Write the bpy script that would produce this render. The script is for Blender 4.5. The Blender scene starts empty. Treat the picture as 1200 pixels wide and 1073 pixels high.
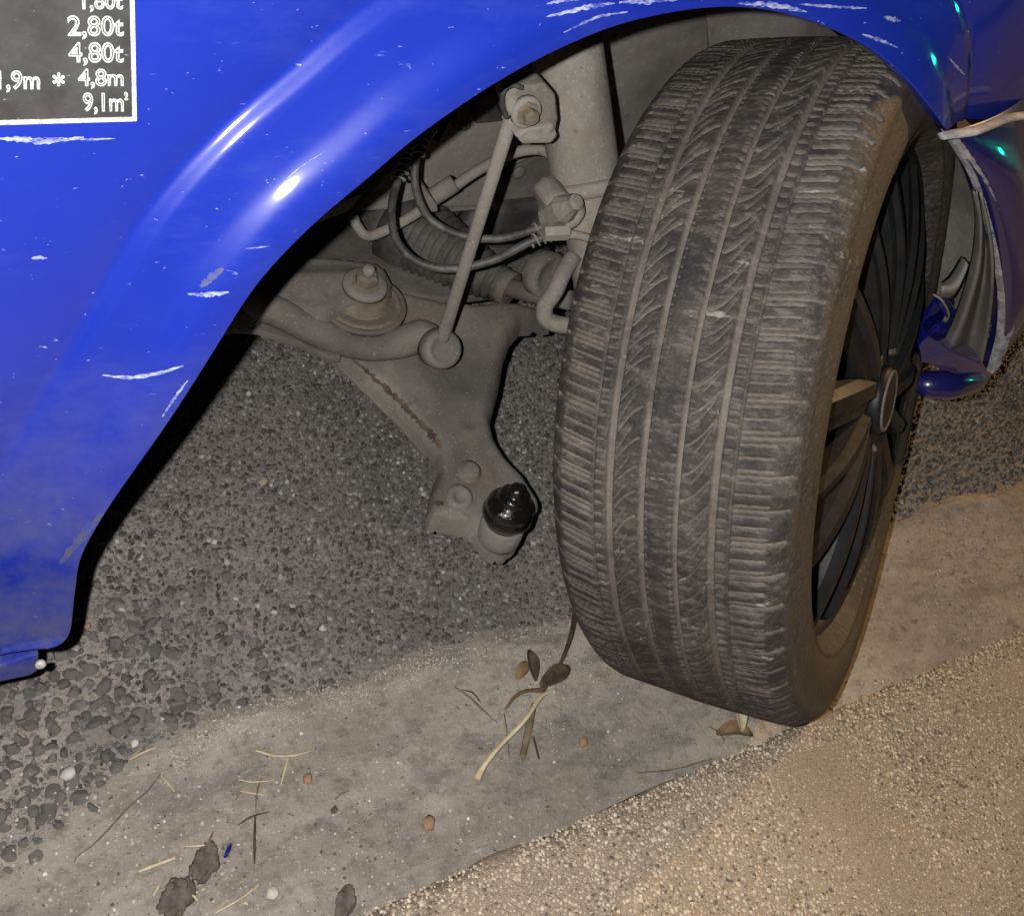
import bpy, bmesh, math, random
import numpy as np
from mathutils import Vector, Matrix
from mathutils.bvhtree import BVHTree
random.seed(7); rng = np.random.default_rng(7)
sc = bpy.context.scene
COL = sc.collection

# ------------------------------------------------------------------ camera
H = 0.933                                   # eye height above the gutter
RM = np.array([[0.86183795, 0.19038784, -0.47009342],
               [-0.4444898, 0.72991375, -0.5192829],
               [0.24426251, 0.65648944, 0.71369282]])
cd = bpy.data.cameras.new('camera'); cam = bpy.data.objects.new('camera', cd); COL.objects.link(cam)
cd.sensor_width = 36; cd.lens = 36; cd.clip_start = 0.01; cd.clip_end = 400
m = Matrix([list(r) for r in RM]).to_4x4(); m.translation = (0, 0, H); cam.matrix_world = m
sc.camera = cam

# ------------------------------------------------------------------ night sky, street light, flash of the phone
SUN_EL, SUN_AZ = math.radians(27), math.radians(16)        # azimuth from +X towards +Y: the lamp hangs ahead of the car
w = bpy.data.worlds.new('World'); sc.world = w; w.use_nodes = True
nt = w.node_tree; bg = nt.nodes['Background']
sky = nt.nodes.new('ShaderNodeTexSky'); sky.sky_type = 'NISHITA'; sky.sun_disc = False
sky.sun_elevation = SUN_EL; sky.sun_rotation = math.pi / 2 - SUN_AZ
nt.links.new(sky.outputs[0], bg.inputs[0]); bg.inputs[1].default_value = 0.003
sd = bpy.data.lights.new('street_light', 'SUN'); sd.energy = 2.6; sd.angle = math.radians(1.6); sd.color = (1.0, 0.60, 0.25)
so = bpy.data.objects.new('street_light', sd); COL.objects.link(so)
ldir = Vector((math.cos(SUN_EL) * math.cos(SUN_AZ), math.cos(SUN_EL) * math.sin(SUN_AZ), math.sin(SUN_EL)))
so.rotation_euler = ldir.to_track_quat('Z', 'Y').to_euler(); so.location = ldir * 6
fd = bpy.data.lights.new('phone_flash', 'POINT'); fd.energy = 52; fd.shadow_soft_size = 0.004; fd.color = (1.0, 0.965, 0.92)
fo = bpy.data.objects.new('phone_flash', fd); COL.objects.link(fo)
fo.location = Vector(RM @ np.array([-0.034, 0.010, 0.0])) + Vector((0, 0, H))
vs = sc.view_settings; vs.view_transform = 'Standard'; vs.look = 'None'; vs.exposure = 0; vs.gamma = 1
vs.use_curve_mapping = False

# ------------------------------------------------------------------ helpers
def ray(px, py):
    return RM @ np.array([(px - 600) / 1200., -(py - 536.5) / 1200., -1.0])
def LY(px, py, Y):                          # photo point carried to the vertical plane Y
    r = ray(px, py); return r * (Y / r[1]) + [0, 0, H]
def LZ(px, py, Z=0.0):                      # photo point carried to the level Z
    r = ray(px, py); return r * ((Z - H) / r[2]) + [0, 0, H]
def LP(px, py, a, b):                       # ... to the tilted plane z = a + b*Y
    r = ray(px, py); return r * ((a - H) / (r[2] - b * r[1])) + [0, 0, H]
def LO(px, py, p0, n):                      # ... to the plane through p0 with normal n
    r = ray(px, py); c = np.array([0, 0, H]); n = np.array(n)
    return c + r * (n.dot(np.array(p0) - c) / n.dot(r))

def spline(pts, n):
    P = np.array(pts, float); k = len(P)
    P = np.vstack([2 * P[0] - P[1], P, 2 * P[-1] - P[-2]])
    out = []
    for u in np.linspace(0, k - 1, n):
        i = min(int(u), k - 2); t = u - i
        a, b, c, d = P[i], P[i + 1], P[i + 2], P[i + 3]
        out.append(0.5 * ((2 * b) + (-a + c) * t + (2 * a - 5 * b + 4 * c - d) * t * t + (-a + 3 * b - 3 * c + d) * t ** 3))
    return np.array(out)

def link(name, me, material, parent=None, smooth=True, kind=None):
    if material is not None and not me.materials: me.materials.append(material)
    if smooth: me.polygons.foreach_set('use_smooth', [True] * len(me.polygons))
    o = bpy.data.objects.new(name, me); COL.objects.link(o)
    if parent is not None: o.parent = parent
    if kind: o['kind'] = kind
    return o
def mesh(name, verts, faces, material, parent=None, smooth=True, kind=None):
    me = bpy.data.meshes.new(name); me.from_pydata([tuple(map(float, v)) for v in verts], [], faces); me.update()
    return link(name, me, material, parent, smooth, kind)
def from_bm(name, bm, material, parent=None, smooth=False, kind=None):
    me = bpy.data.meshes.new(name); bm.normal_update(); bm.to_mesh(me); bm.free()
    return link(name, me, material, parent, smooth, kind)
def grid_faces(nu, nv, wrap=False):
    f = []
    for i in range(nu if wrap else nu - 1):
        for j in range(nv - 1):
            a = i * nv + j; b = ((i + 1) % nu) * nv + j
            f.append((a, b, b + 1, a + 1))
    return f
def fast_grid(name, V, nu, nv, wrap, material, parent=None, kind=None, attr=None):
    i = np.arange(nu if wrap else nu - 1); j = np.arange(nv - 1)
    a = (i[:, None] * nv + j).ravel(); b = (((i[:, None] + 1) % nu) * nv + j).ravel()
    F = np.stack([a, b, b + 1, a + 1], 1).astype(np.int32)
    me = bpy.data.meshes.new(name); me.vertices.add(len(V)); me.vertices.foreach_set('co', np.asarray(V, np.float32).ravel())
    me.loops.add(F.size); me.loops.foreach_set('vertex_index', F.ravel()); me.polygons.add(len(F))
    me.polygons.foreach_set('loop_start', np.arange(0, F.size, 4, dtype=np.int32))
    me.update(calc_edges=True); me.validate()
    if attr:
        for k, v in attr.items():
            me.attributes.new(k, 'FLOAT', 'POINT').data.foreach_set('value', np.asarray(v, np.float32))
    return link(name, me, material, parent, True, kind)
def frames(P):
    T = np.gradient(P, axis=0); T /= np.linalg.norm(T, axis=1)[:, None] + 1e-12
    up = np.array([0.13, 0.21, 0.97]); N = []
    n = np.cross(T[0], up); n /= np.linalg.norm(n)
    for t in T:
        n = n - t * n.dot(t); n /= np.linalg.norm(n) + 1e-12; N.append(n.copy())
    N = np.array(N); return T, N, np.cross(T, N)
def tube_data(P, rad, seg=12, flat=1.0):
    P = np.asarray(P, float); n = len(P); T, N, B = frames(P)
    r = np.broadcast_to(np.asarray(rad, float), (n,))
    th = np.linspace(0, 2 * np.pi, seg, endpoint=False)
    V = (P[:, None] + r[:, None, None] * (np.cos(th)[None, :, None] * N[:, None] + flat * np.sin(th)[None, :, None] * B[:, None])).reshape(-1, 3)
    F = []
    for i in range(n - 1):
        for j in range(seg):
            a = i * seg + j; b = i * seg + (j + 1) % seg
            F.append((a, b, b + seg, a + seg))
    F.append(tuple(range(seg))[::-1]); F.append(tuple((n - 1) * seg + j for j in range(seg)))
    return V, F
def tube(name, pts, rad, material, parent=None, n=40, seg=12, flat=1.0, smooth=True):
    P = spline(pts, n) if len(pts) > 2 else np.array([np.array(pts[0]) * (1 - t) + np.array(pts[1]) * t for t in np.linspace(0, 1, max(2, n // 4))])
    if callable(rad): rad = np.array([rad(t) for t in np.linspace(0, 1, len(P))])
    elif np.ndim(rad) == 1: rad = np.interp(np.linspace(0, 1, len(P)), np.linspace(0, 1, len(rad)), rad)
    V, F = tube_data(P, rad, seg, flat)
    return mesh(name, V, F, material, parent, smooth)
def lathe(name, p0, axis, prof, material, parent=None, seg=32, smooth=True):
    # prof: (distance along axis, radius)
    p0 = np.array(p0, float); a = np.array(axis, float); a /= np.linalg.norm(a)
    u = np.cross(a, [0.3, 0.2, 0.93]); u /= np.linalg.norm(u); v = np.cross(a, u)
    th = np.linspace(0, 2 * np.pi, seg, endpoint=False); V = []
    for d, r in prof:
        V += list(p0 + a * d + r * (np.cos(th)[:, None] * u + np.sin(th)[:, None] * v))
    F = []
    for i in range(len(prof) - 1):
        for j in range(seg):
            x = i * seg + j; y = i * seg + (j + 1) % seg
            F.append((x, y, y + seg, x + seg))
    F.append(tuple(range(seg))[::-1]); F.append(tuple((len(prof) - 1) * seg + j for j in range(seg)))
    o = mesh(name, V, F, material, parent, smooth)
    return o
def slab(name, pts, ext, material, parent=None, bevel=0.003, seg=2, smooth=False):
    # a polygon in space thickened along ext, edges rounded
    bm = bmesh.new(); vs_ = [bm.verts.new(tuple(map(float, p))) for p in pts]
    f = bm.faces.new(vs_); bm.normal_update()
    r = bmesh.ops.extrude_face_region(bm, geom=[f])
    bmesh.ops.translate(bm, vec=Vector(ext), verts=[g for g in r['geom'] if isinstance(g, bmesh.types.BMVert)])
    bmesh.ops.recalc_face_normals(bm, faces=bm.faces[:])
    if bevel: bmesh.ops.bevel(bm, geom=bm.edges[:], offset=bevel, segments=seg, affect='EDGES', profile=0.6, clamp_overlap=True)
    bmesh.ops.triangulate(bm, faces=[f for f in bm.faces if len(f.verts) > 4])
    return from_bm(name, bm, material, parent, smooth)
def in_poly(Q, P):
    x, y = Q[:, 0], Q[:, 1]; c = np.zeros(len(Q), bool); n = len(P)
    for i in range(n):
        x1, y1 = P[i]; x2, y2 = P[(i + 1) % n]
        k = ((y1 > y) != (y2 > y)) & (x < (x2 - x1) * (y - y1) / (y2 - y1 + 1e-15) + x1)
        c ^= k
    return c
def poly_dist(Q, P):
    best = np.full(len(Q), 1e9); near = np.zeros((len(Q), 2)); n = len(P)
    for i in range(n):
        a = np.array(P[i]); d = np.array(P[(i + 1) % n]) - a
        t = np.clip(((Q - a) @ d) / (d @ d + 1e-15), 0, 1); q = a + t[:, None] * d
        l = np.hypot(*(Q - q).T); k = l < best; best[k] = l[k]; near[k] = q[k]
    return best, near
def stamped(name, poly, fz, material, parent=None, res=0.004, lip=0.014, depth=0.02, relief=None):
    # a pressed sheet: plan outline poly (X, Y), base surface fz(x, y), rim rolled down by depth
    P = np.array(poly); lo = P.min(0) - res; hi = P.max(0) + res
    nx = int((hi[0] - lo[0]) / res) + 1; ny = int((hi[1] - lo[1]) / res) + 1
    gx, gy = np.meshgrid(lo[0] + np.arange(nx) * res, lo[1] + np.arange(ny) * res, indexing='ij')
    Q = np.stack([gx.ravel(), gy.ravel()], 1); ins = in_poly(Q, P); d, near = poly_dist(Q, P)
    keep = ins | (d < res * 0.75)
    idx = -np.ones(len(Q), int); V = []; D = []
    for k in np.where(keep)[0]:
        idx[k] = len(V)
        q = Q[k] if ins[k] and d[k] > res * 0.3 else near[k]
        D.append(0 if not ins[k] else d[k]); V.append(q)
    V = np.array(V); D = np.array(D)
    t = np.clip(D / lip, 0, 1); drop = depth * (1 - np.sqrt(1 - (1 - t) ** 2))
    z = np.array([fz(x, y) for x, y in V]) - drop
    if relief is not None: z = z + relief(V[:, 0], V[:, 1], D)
    F = []
    for i in range(nx - 1):
        for j in range(ny - 1):
            q = [idx[i * ny + j], idx[(i + 1) * ny + j], idx[(i + 1) * ny + j + 1], idx[i * ny + j + 1]]
            if min(q) >= 0: F.append(tuple(q))
            elif sum(x >= 0 for x in q) == 3: F.append(tuple(x for x in q if x >= 0))
    return mesh(name, np.c_[V, z], F, material, parent, True)

_perm = rng.random((64, 64))
def vnoise(x, y, s):
    x = np.asarray(x) * s + 100; y = np.asarray(y) * s + 100
    i = np.floor(x).astype(int); j = np.floor(y).astype(int); u = x - i; v = y - j
    u = u * u * (3 - 2 * u); v = v * v * (3 - 2 * v)
    g = lambda a, b: _perm[a % 64, b % 64]
    return (g(i, j) * (1 - u) + g(i + 1, j) * u) * (1 - v) + (g(i, j + 1) * (1 - u) + g(i + 1, j + 1) * u) * v

# ------------------------------------------------------------------ materials
class M:
    def __init__(s, name, rough=0.6, metallic=0.0, coat=0.0, spec=0.5):
        s.m = bpy.data.materials.new(name); s.m.use_nodes = True; s.t = s.m.node_tree; s.b = s.t.nodes['Principled BSDF']
        s.b.inputs['Roughness'].default_value = rough; s.b.inputs['Metallic'].default_value = metallic
        s.b.inputs['Coat Weight'].default_value = coat; s.b.inputs['Coat Roughness'].default_value = 0.06
        s.b.inputs['Specular IOR Level'].default_value = spec
        s.tc = s.t.nodes.new('ShaderNodeTexCoord'); s.col = None; s.h = None
    def n(s, kind, **kw):
        n = s.t.nodes.new(kind)
        for k, v in kw.items(): setattr(n, k, v)
        return n
    def vec(s, scale=(1, 1, 1), rot=(0, 0, 0)):
        mp = s.n('ShaderNodeMapping'); mp.inputs['Scale'].default_value = scale; mp.inputs['Rotation'].default_value = rot
        s.t.links.new(s.tc.outputs['Object'], mp.inputs[0]); return mp.outputs[0]
    def noise(s, scale, detail=6, rough=0.6, lo=0.35, hi=0.65, stretch=(1, 1, 1), rot=(0, 0, 0), dist=0.0):
        t = s.n('ShaderNodeTexNoise'); t.inputs['Scale'].default_value = scale; t.inputs['Detail'].default_value = detail
        t.inputs['Roughness'].default_value = rough; t.inputs['Distortion'].default_value = dist
        s.t.links.new(s.vec(stretch, rot), t.inputs['Vector'])
        r = s.n('ShaderNodeMapRange'); r.inputs[1].default_value = lo; r.inputs[2].default_value = hi
        s.t.links.new(t.outputs[0], r.inputs[0]); return r.outputs[0]
    def voro(s, scale, feature='F1', lo=0.0, hi=1.0):
        t = s.n('ShaderNodeTexVoronoi', feature=feature); t.inputs['Scale'].default_value = scale
        s.t.links.new(s.tc.outputs['Object'], t.inputs['Vector'])
        r = s.n('ShaderNodeMapRange'); r.inputs[1].default_value = lo; r.inputs[2].default_value = hi
        s.t.links.new(t.outputs['Distance'], r.inputs[0]); return r.outputs[0], t.outputs['Color']
    def attr(s, name, out='Fac'):
        a = s.n('ShaderNodeAttribute', attribute_name=name); return a.outputs[out]
    def math(s, op, a, b):
        n = s.n('ShaderNodeMath', operation=op)
        for i, x in enumerate((a, b)):
            if hasattr(x, 'is_linked'): s.t.links.new(x, n.inputs[i])
            else: n.inputs[i].default_value = x
        n.use_clamp = True; return n.outputs[0]
    def base(s, c):
        if hasattr(c, 'is_linked'): s.col = c
        else:
            r = s.n('ShaderNodeRGB'); r.outputs[0].default_value = (*c, 1); s.col = r.outputs[0]
        return s
    def mix(s, fac, c, amount=1.0, mode='MIX'):
        x = s.n('ShaderNodeMix', data_type='RGBA', blend_type=mode)
        if amount != 1.0: fac = s.math('MULTIPLY', fac, amount)
        if hasattr(fac, 'is_linked'): s.t.links.new(fac, x.inputs[0])
        else: x.inputs[0].default_value = fac
        s.t.links.new(s.col, x.inputs[6])
        if hasattr(c, 'is_linked'): s.t.links.new(c, x.inputs[7])
        else: x.inputs[7].default_value = (*c, 1)
        s.col = x.outputs[2]; return s
    def rough(s, fac, lo, hi):
        r = s.n('ShaderNodeMapRange'); r.inputs[3].default_value = lo; r.inputs[4].default_value = hi
        s.t.links.new(fac, r.inputs[0]); s.t.links.new(r.outputs[0], s.b.inputs['Roughness']); return s
    def link_in(s, fac, name, lo, hi):
        r = s.n('ShaderNodeMapRange'); r.inputs[3].default_value = lo; r.inputs[4].default_value = hi
        s.t.links.new(fac, r.inputs[0]); s.t.links.new(r.outputs[0], s.b.inputs[name]); return s
    def bump(s, h, strength=0.4, dist=0.002):
        b = s.n('ShaderNodeBump'); b.inputs['Strength'].default_value = strength; b.inputs['Distance'].default_value = dist
        s.t.links.new(h, b.inputs['Height'])
        if s.h is not None: s.t.links.new(s.h, b.inputs['Normal'])
        s.h = b.outputs[0]; s.t.links.new(s.h, s.b.inputs['Normal']); return s
    def done(s):
        s.t.links.new(s.col, s.b.inputs['Base Color']); return s.m

def dusty(name, c1, c2, rough=0.85, metallic=0.0, scale=18, spots=(0.05, 0.045, 0.04), bump=0.35):
    k = M(name, rough, metallic, spec=0.3).base(c1)
    k.mix(k.noise(scale, 6, 0.65, 0.35, 0.7), c2)
    k.mix(k.noise(scale * 9, 4, 0.7, 0.55, 0.72), tuple(min(1, x * 1.5) for x in c2), 0.45)
    k.mix(k.noise(scale * 3.1, 5, 0.7, 0.60, 0.72), spots, 0.6)
    k.mix(k.noise(5, 4, 0.6, 0.42, 0.66), tuple(x * 0.38 for x in c1), 0.75)
    k.mix(k.noise(13, 6, 0.7, 0.56, 0.70), (c1[0] * 1.05, c1[1] * 0.72, c1[2] * 0.5), 0.55)
    k.mix(k.noise(330, 3, 0.7, 0.64, 0.70), tuple(min(1, x * 2.0) for x in c2), 0.55)
    k.bump(k.noise(scale * 12, 4, 0.7, 0.2, 0.8), bump, 0.0015)
    return k.done()

# car paint: blue, scuffed, road film low down
k = M('blue_paint', 0.42, 0.0, 1.0, 0.12).base((0.0045, 0.0165, 0.225))
k.b.inputs['Coat Roughness'].default_value = 0.085
film = k.noise(9, 5, 0.6, 0.35, 0.75); k.mix(film, (0.010, 0.026, 0.24), 0.5)
scuff = k.noise(38, 7, 0.75, 0.655, 0.71, (1.0, 1.0, 4.0), (0, 0.35, 0), 0.6)
area = k.noise(6, 3, 0.5, 0.45, 0.6); sm = k.math('MULTIPLY', scuff, area); k.mix(sm, (0.22, 0.25, 0.46), 0.7)
chip = k.noise(120, 3, 0.6, 0.70, 0.75, (1, 1, 2.2)); k.mix(chip, (0.30, 0.33, 0.6), 0.7)
smear = k.noise(11, 8, 0.75, 0.5, 0.75, (0.5, 1, 1.6), (0, 0.9, 0)); k.mix(smear, (0.026, 0.042, 0.235), 0.55)
sep = k.n('ShaderNodeSeparateXYZ'); k.t.links.new(k.tc.outputs['Object'], sep.inputs[0])
low = k.n('ShaderNodeMapRange'); low.inputs[1].default_value = 0.50; low.inputs[2].default_value = 0.15
k.t.links.new(sep.outputs[2], low.inputs[0])
dirt = k.math('MULTIPLY', low.outputs[0], k.noise(22, 8, 0.7, 0.36, 0.62)); k.mix(dirt, (0.10, 0.10, 0.115), 0.8)
k.link_in(k.math('MAXIMUM', dirt, sm), 'Coat Weight', 1.0, 0.1)
k.bump(k.noise(300, 2, 0.5, 0.3, 0.7), 0.02, 0.0004).bump(k.noise(14, 3, 0.5, 0.2, 0.8), 0.10, 0.004)
PAINT = k.done()
k = M('bumper_blue_paint', 0.30, 0.0, 1.0).base((0.009, 0.009, 0.085))
k.mix(k.noise(60, 5, 0.7, 0.66, 0.70), (0.12, 0.12, 0.2), 0.5)
k.bump(k.noise(30, 3, 0.5, 0.2, 0.8), 0.12, 0.003)
BPAINT = k.done()
k = M('torn_blue_paint', 0.25, 0.0, 0.8).base((0.008, 0.010, 0.14)); k.mix(k.noise(70, 5, 0.7, 0.55, 0.66), (0.01, 0.012, 0.06), 0.8)
k.bump(k.noise(55, 4, 0.6, 0.2, 0.8), 0.6, 0.006); TORN = k.done()
k = M('scraped_primer', 0.8).base((0.20, 0.20, 0.21)); k.mix(k.noise(45, 6, 0.75, 0.45, 0.62), (0.42, 0.42, 0.43)).mix(k.noise(80, 4, 0.7, 0.58, 0.66), (0.03, 0.035, 0.2), 0.8)
k.bump(k.noise(90, 4, 0.7, 0.2, 0.8), 0.5, 0.002); PRIMER = k.done()
k = M('paint_scratch', 0.6).base((0.28, 0.31, 0.46)); k.mix(k.noise(260, 5, 0.75, 0.40, 0.60, (0.4, 1, 1)), (0.012, 0.03, 0.25), 0.95); SCRATCH = k.done()
k = M('grey_scuff', 0.8).base((0.055, 0.058, 0.09)); k.mix(k.noise(110, 6, 0.8, 0.42, 0.62, (0.5, 1, 1.5)), (0.014, 0.028, 0.24), 0.9); SCUFF = k.done()
k = M('black_panel', 0.55).base((0.020, 0.020, 0.021)); k.mix(k.noise(40, 5, 0.65, 0.45, 0.75), (0.045, 0.045, 0.047), 0.7).mix(k.noise(150, 5, 0.7, 0.66, 0.72, (1, 1, 3)), (0.3, 0.3, 0.32), 0.6)
k.rough(k.noise(30, 4, 0.6, 0.3, 0.7), 0.4, 0.7); PANEL = k.done()
k = M('white_marking', 0.5).base((0.42, 0.41, 0.40)); k.mix(k.noise(160, 5, 0.7, 0.50, 0.66), (0.15, 0.15, 0.16), 0.8); WHITE = k.done()

# dusty underbody
DUST = dusty('dusty_steel', (0.125, 0.115, 0.10), (0.175, 0.162, 0.142))
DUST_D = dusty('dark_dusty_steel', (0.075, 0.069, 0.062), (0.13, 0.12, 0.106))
DUST_L = dusty('pale_dusty_panel', (0.165, 0.155, 0.138), (0.215, 0.20, 0.18), scale=10)
STRUTM = dusty('dust_spattered_tube', (0.15, 0.14, 0.122), (0.22, 0.205, 0.18), scale=30)
LINER = dusty('liner_plastic', (0.15, 0.145, 0.133), (0.20, 0.19, 0.175), scale=8)
k = M('rubber_hose', 0.6).base((0.025, 0.024, 0.023)); k.mix(k.noise(60, 5, 0.7, 0.42, 0.68), (0.10, 0.092, 0.082)); HOSE = k.done()
k = M('bellows_rubber', 0.7).base((0.028, 0.026, 0.024)); k.mix(k.noise(40, 5, 0.7, 0.4, 0.7), (0.085, 0.077, 0.068)); BELL = k.done()
k = M('rusty_bush', 0.9).base((0.10, 0.078, 0.055)); k.mix(k.noise(60, 6, 0.7, 0.4, 0.65), (0.15, 0.13, 0.10)).mix(k.noise(130, 4, 0.7, 0.6, 0.7), (0.08, 0.04, 0.02), 0.8); RUST = k.done()
k = M('black_grease', 0.12, 0.0, 0.8).base((0.006, 0.006, 0.006)); k.rough(k.noise(70, 4, 0.6, 0.4, 0.7), 0.06, 0.4)
k.bump(k.noise(70, 5, 0.6, 0.2, 0.8), 0.5, 0.004); GREASE = k.done()
k = M('black_plastic', 0.6).base((0.022, 0.022, 0.022)); k.mix(k.noise(30, 5, 0.65, 0.4, 0.7), (0.075, 0.069, 0.062)); BLACK = k.done()
k = M('satin_black_rim', 0.5, 0.0, 0.0, 0.22).base((0.0075, 0.0075, 0.0088)); k.mix(k.noise(35, 5, 0.65, 0.45, 0.7), (0.013, 0.0128, 0.0125), 0.8)
k.rough(k.noise(60, 4, 0.6, 0.3, 0.7), 0.38, 0.6); RIM = k.done()
# tyre
k = M('tyre_rubber', 0.75, spec=0.35).base((0.018, 0.0165, 0.0155))
g = k.attr('groove'); dustn = k.noise(16, 6, 0.65, 0.35, 0.62)
k.mix(dustn, (0.046, 0.040, 0.0335), 0.85)
k.mix(k.attr('tone'), (0.010, 0.0098, 0.0095), 0.45)
k.mix(k.noise(170, 5, 0.8, 0.48, 0.62, (0.35, 1, 1)), (0.105, 0.094, 0.081), 0.6)
k.mix(k.noise(20, 7, 0.7, 0.48, 0.62), (0.011, 0.0108, 0.011), 0.85)
k.mix(k.math('MULTIPLY', g, k.noise(14, 5, 0.6, 0.2, 0.5)), (0.128, 0.112, 0.094), 0.85)
k.mix(k.noise(75, 4, 0.7, 0.65, 0.70, (0.2, 1, 1), (0.5, 0, 0)), (0.20, 0.185, 0.165), 0.7)
sh = k.attr('side'); k.mix(k.math('MULTIPLY', sh, k.noise(20, 5, 0.6, 0.3, 0.6)), (0.055, 0.040, 0.027), 0.75)
k.bump(k.noise(260, 3, 0.6, 0.25, 0.75), 0.5, 0.0012)
TYRE = k.done()
# ground
k = M('road_mortar', 0.95, spec=0.2).base((0.165, 0.153, 0.142)); k.mix(k.noise(5, 5, 0.6, 0.40, 0.64), (0.27, 0.246, 0.22))
sx_ = k.n('ShaderNodeSeparateXYZ'); k.t.links.new(k.tc.outputs['Object'], sx_.inputs[0]); mr_ = k.n('ShaderNodeMapRange'); mr_.inputs[1].default_value = 0.30; mr_.inputs[2].default_value = 0.08; k.t.links.new(sx_.outputs[0], mr_.inputs[0])
k.mix(k.math('MULTIPLY', mr_.outputs[0], k.noise(8, 5, 0.6, 0.3, 0.55)), (0.36, 0.33, 0.295), 0.9); k.mix(k.noise(260, 3, 0.7, 0.5, 0.65), (0.045, 0.043, 0.042), 0.8)
k.mix(k.noise(420, 2, 0.7, 0.62, 0.7), (0.25, 0.235, 0.22), 0.8)
k.bump(k.noise(200, 4, 0.7, 0.2, 0.8), 0.8, 0.004); ROAD = k.done()
k = M('asphalt_stone', 0.85, spec=0.3).base(k.attr('Col', 'Color') if False else (0.05, 0.05, 0.05))
k.base(k.attr('Col', 'Color')); k.mix(k.noise(300, 4, 0.7, 0.48, 0.66), (0.24, 0.22, 0.20), 0.6)
k.bump(k.noise(500, 3, 0.7, 0.2, 0.8), 0.5, 0.001); STONES = k.done()
k = M('single_stone', 0.8, spec=0.3); oi = k.n('ShaderNodeObjectInfo'); k.base((0.075, 0.071, 0.068))
k.mix(oi.outputs['Random'], (0.135, 0.127, 0.118)); k.mix(k.noise(160, 4, 0.7, 0.46, 0.66), (0.27, 0.25, 0.225), 0.7)
k.bump(k.noise(300, 3, 0.7, 0.2, 0.8), 0.5, 0.001); STONE1 = k.done()
k = M('gutter_concrete', 0.95, spec=0.2).base((0.235, 0.208, 0.178)); k.mix(k.noise(4.5, 6, 0.62, 0.38, 0.62, (0.6, 1.4, 1)), (0.35, 0.312, 0.268))
k.mix(k.noise(9, 6, 0.7, 0.5, 0.66, (0.7, 1.6, 1)), (0.15, 0.138, 0.126), 0.8)
k.mix(k.noise(70, 6, 0.75, 0.5, 0.66), (0.13, 0.115, 0.095), 0.6); k.mix(k.noise(330, 3, 0.7, 0.60, 0.68), (0.5, 0.47, 0.43), 0.65)
k.mix(k.noise(28, 7, 0.75, 0.52, 0.68, (0.8, 1.4, 1)), (0.115, 0.103, 0.09), 0.7)
k.mix(k.noise(17, 7, 0.75, 0.54, 0.70), (0.42, 0.385, 0.34), 0.55)
k.mix(k.noise(240, 2, 0.6, 0.66, 0.72), (0.04, 0.035, 0.03), 0.8)
k.bump(k.noise(120, 6, 0.7, 0.2, 0.8), 0.6, 0.003); GUTTER = k.done()
k = M('pavement_concrete', 0.95, spec=0.2).base((0.285, 0.228, 0.168)); k.mix(k.noise(6, 5, 0.6, 0.4, 0.65), (0.36, 0.285, 0.205))
k.mix(k.noise(330, 3, 0.75, 0.55, 0.63), (0.42, 0.36, 0.29), 0.8).mix(k.noise(280, 3, 0.7, 0.60, 0.67), (0.07, 0.06, 0.05), 0.8)
k.bump(k.noise(260, 4, 0.7, 0.2, 0.8), 0.9, 0.003); PAVE = k.done()
k = M('grit', 0.85, spec=0.3); k.base(k.attr('Col', 'Color')); GRIT = k.done()
def plain(name, c1, c2, scale=60, rough=0.8):
    k = M(name, rough, spec=0.3).base(c1); k.mix(k.noise(scale, 5, 0.7, 0.4, 0.65), c2); k.bump(k.noise(scale * 3, 3, 0.6, 0.2, 0.8), 0.3, 0.001); return k.done()
STRAW = plain('dry_straw', (0.45, 0.36, 0.22), (0.62, 0.54, 0.38)); STRAW_D = plain('brown_straw', (0.11, 0.08, 0.05), (0.22, 0.165, 0.10))
TWIG = plain('dark_twig', (0.035, 0.026, 0.018), (0.09, 0.065, 0.04)); DLEAF = plain('dead_leaf', (0.10, 0.06, 0.03), (0.22, 0.15, 0.085))
PLEAF = plain('pale_leaf', (0.32, 0.27, 0.17), (0.5, 0.43, 0.29)); SOIL = plain('soil_clump', (0.075, 0.062, 0.05), (0.15, 0.128, 0.105), 90, 0.95)
PEBW = plain('white_pebble', (0.42, 0.40, 0.37), (0.6, 0.58, 0.54)); PEBO = plain('orange_chip', (0.26, 0.15, 0.09), (0.36, 0.23, 0.15)); PEBB = plain('beige_pebble', (0.26, 0.22, 0.16), (0.34, 0.29, 0.22))

# ------------------------------------------------------------------ ground
KY, KH = 0.213, 0.10                          # kerb line and kerb height
def setting(o): o['kind'] = 'structure'; return o
bm = bmesh.new(); bmesh.ops.create_grid(bm, x_segments=8, y_segments=8, size=60); bmesh.ops.translate(bm, vec=(0, 60.2, -0.006), verts=bm.verts)
road = setting(from_bm('road', bm, ROAD))
edge = lambda x: 0.438 + 0.018 * (vnoise(x, 0 * x + 3, 5.0) - 0.5) * 2 + 0.008 * (vnoise(x, 0 * x + 9, 23) - 0.5) * 2 - 0.06 * np.clip((0.16 - x) / 0.3, 0, 1)
gx = np.r_[np.linspace(-30, -0.7, 12)[:-1], np.arange(-0.7, 2.6, 0.007), np.linspace(2.6, 40, 14)[1:]]; gy = np.linspace(KY - 0.03, 0.50, 48)
GX, GY = np.meshgrid(gx, gy, indexing='ij'); E_ = edge(GX)
gz = 0.006 * (vnoise(GX, GY, 7) - 0.5) + 0.003 * (vnoise(GX, GY, 31) - 0.5) + 0.0012 * (vnoise(GX, GY, 90) - 0.5) - 0.0025
gz += 0.006 * np.exp(-((GY - E_ + 0.012) / 0.012) ** 2) * np.clip((GX - 0.1) / 0.1, 0, 1) * (0.4 + 0.8 * vnoise(GX, GY, 12))
gz -= np.clip((GY - E_) / 0.03, 0, 1) ** 1.3 * 0.013
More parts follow.
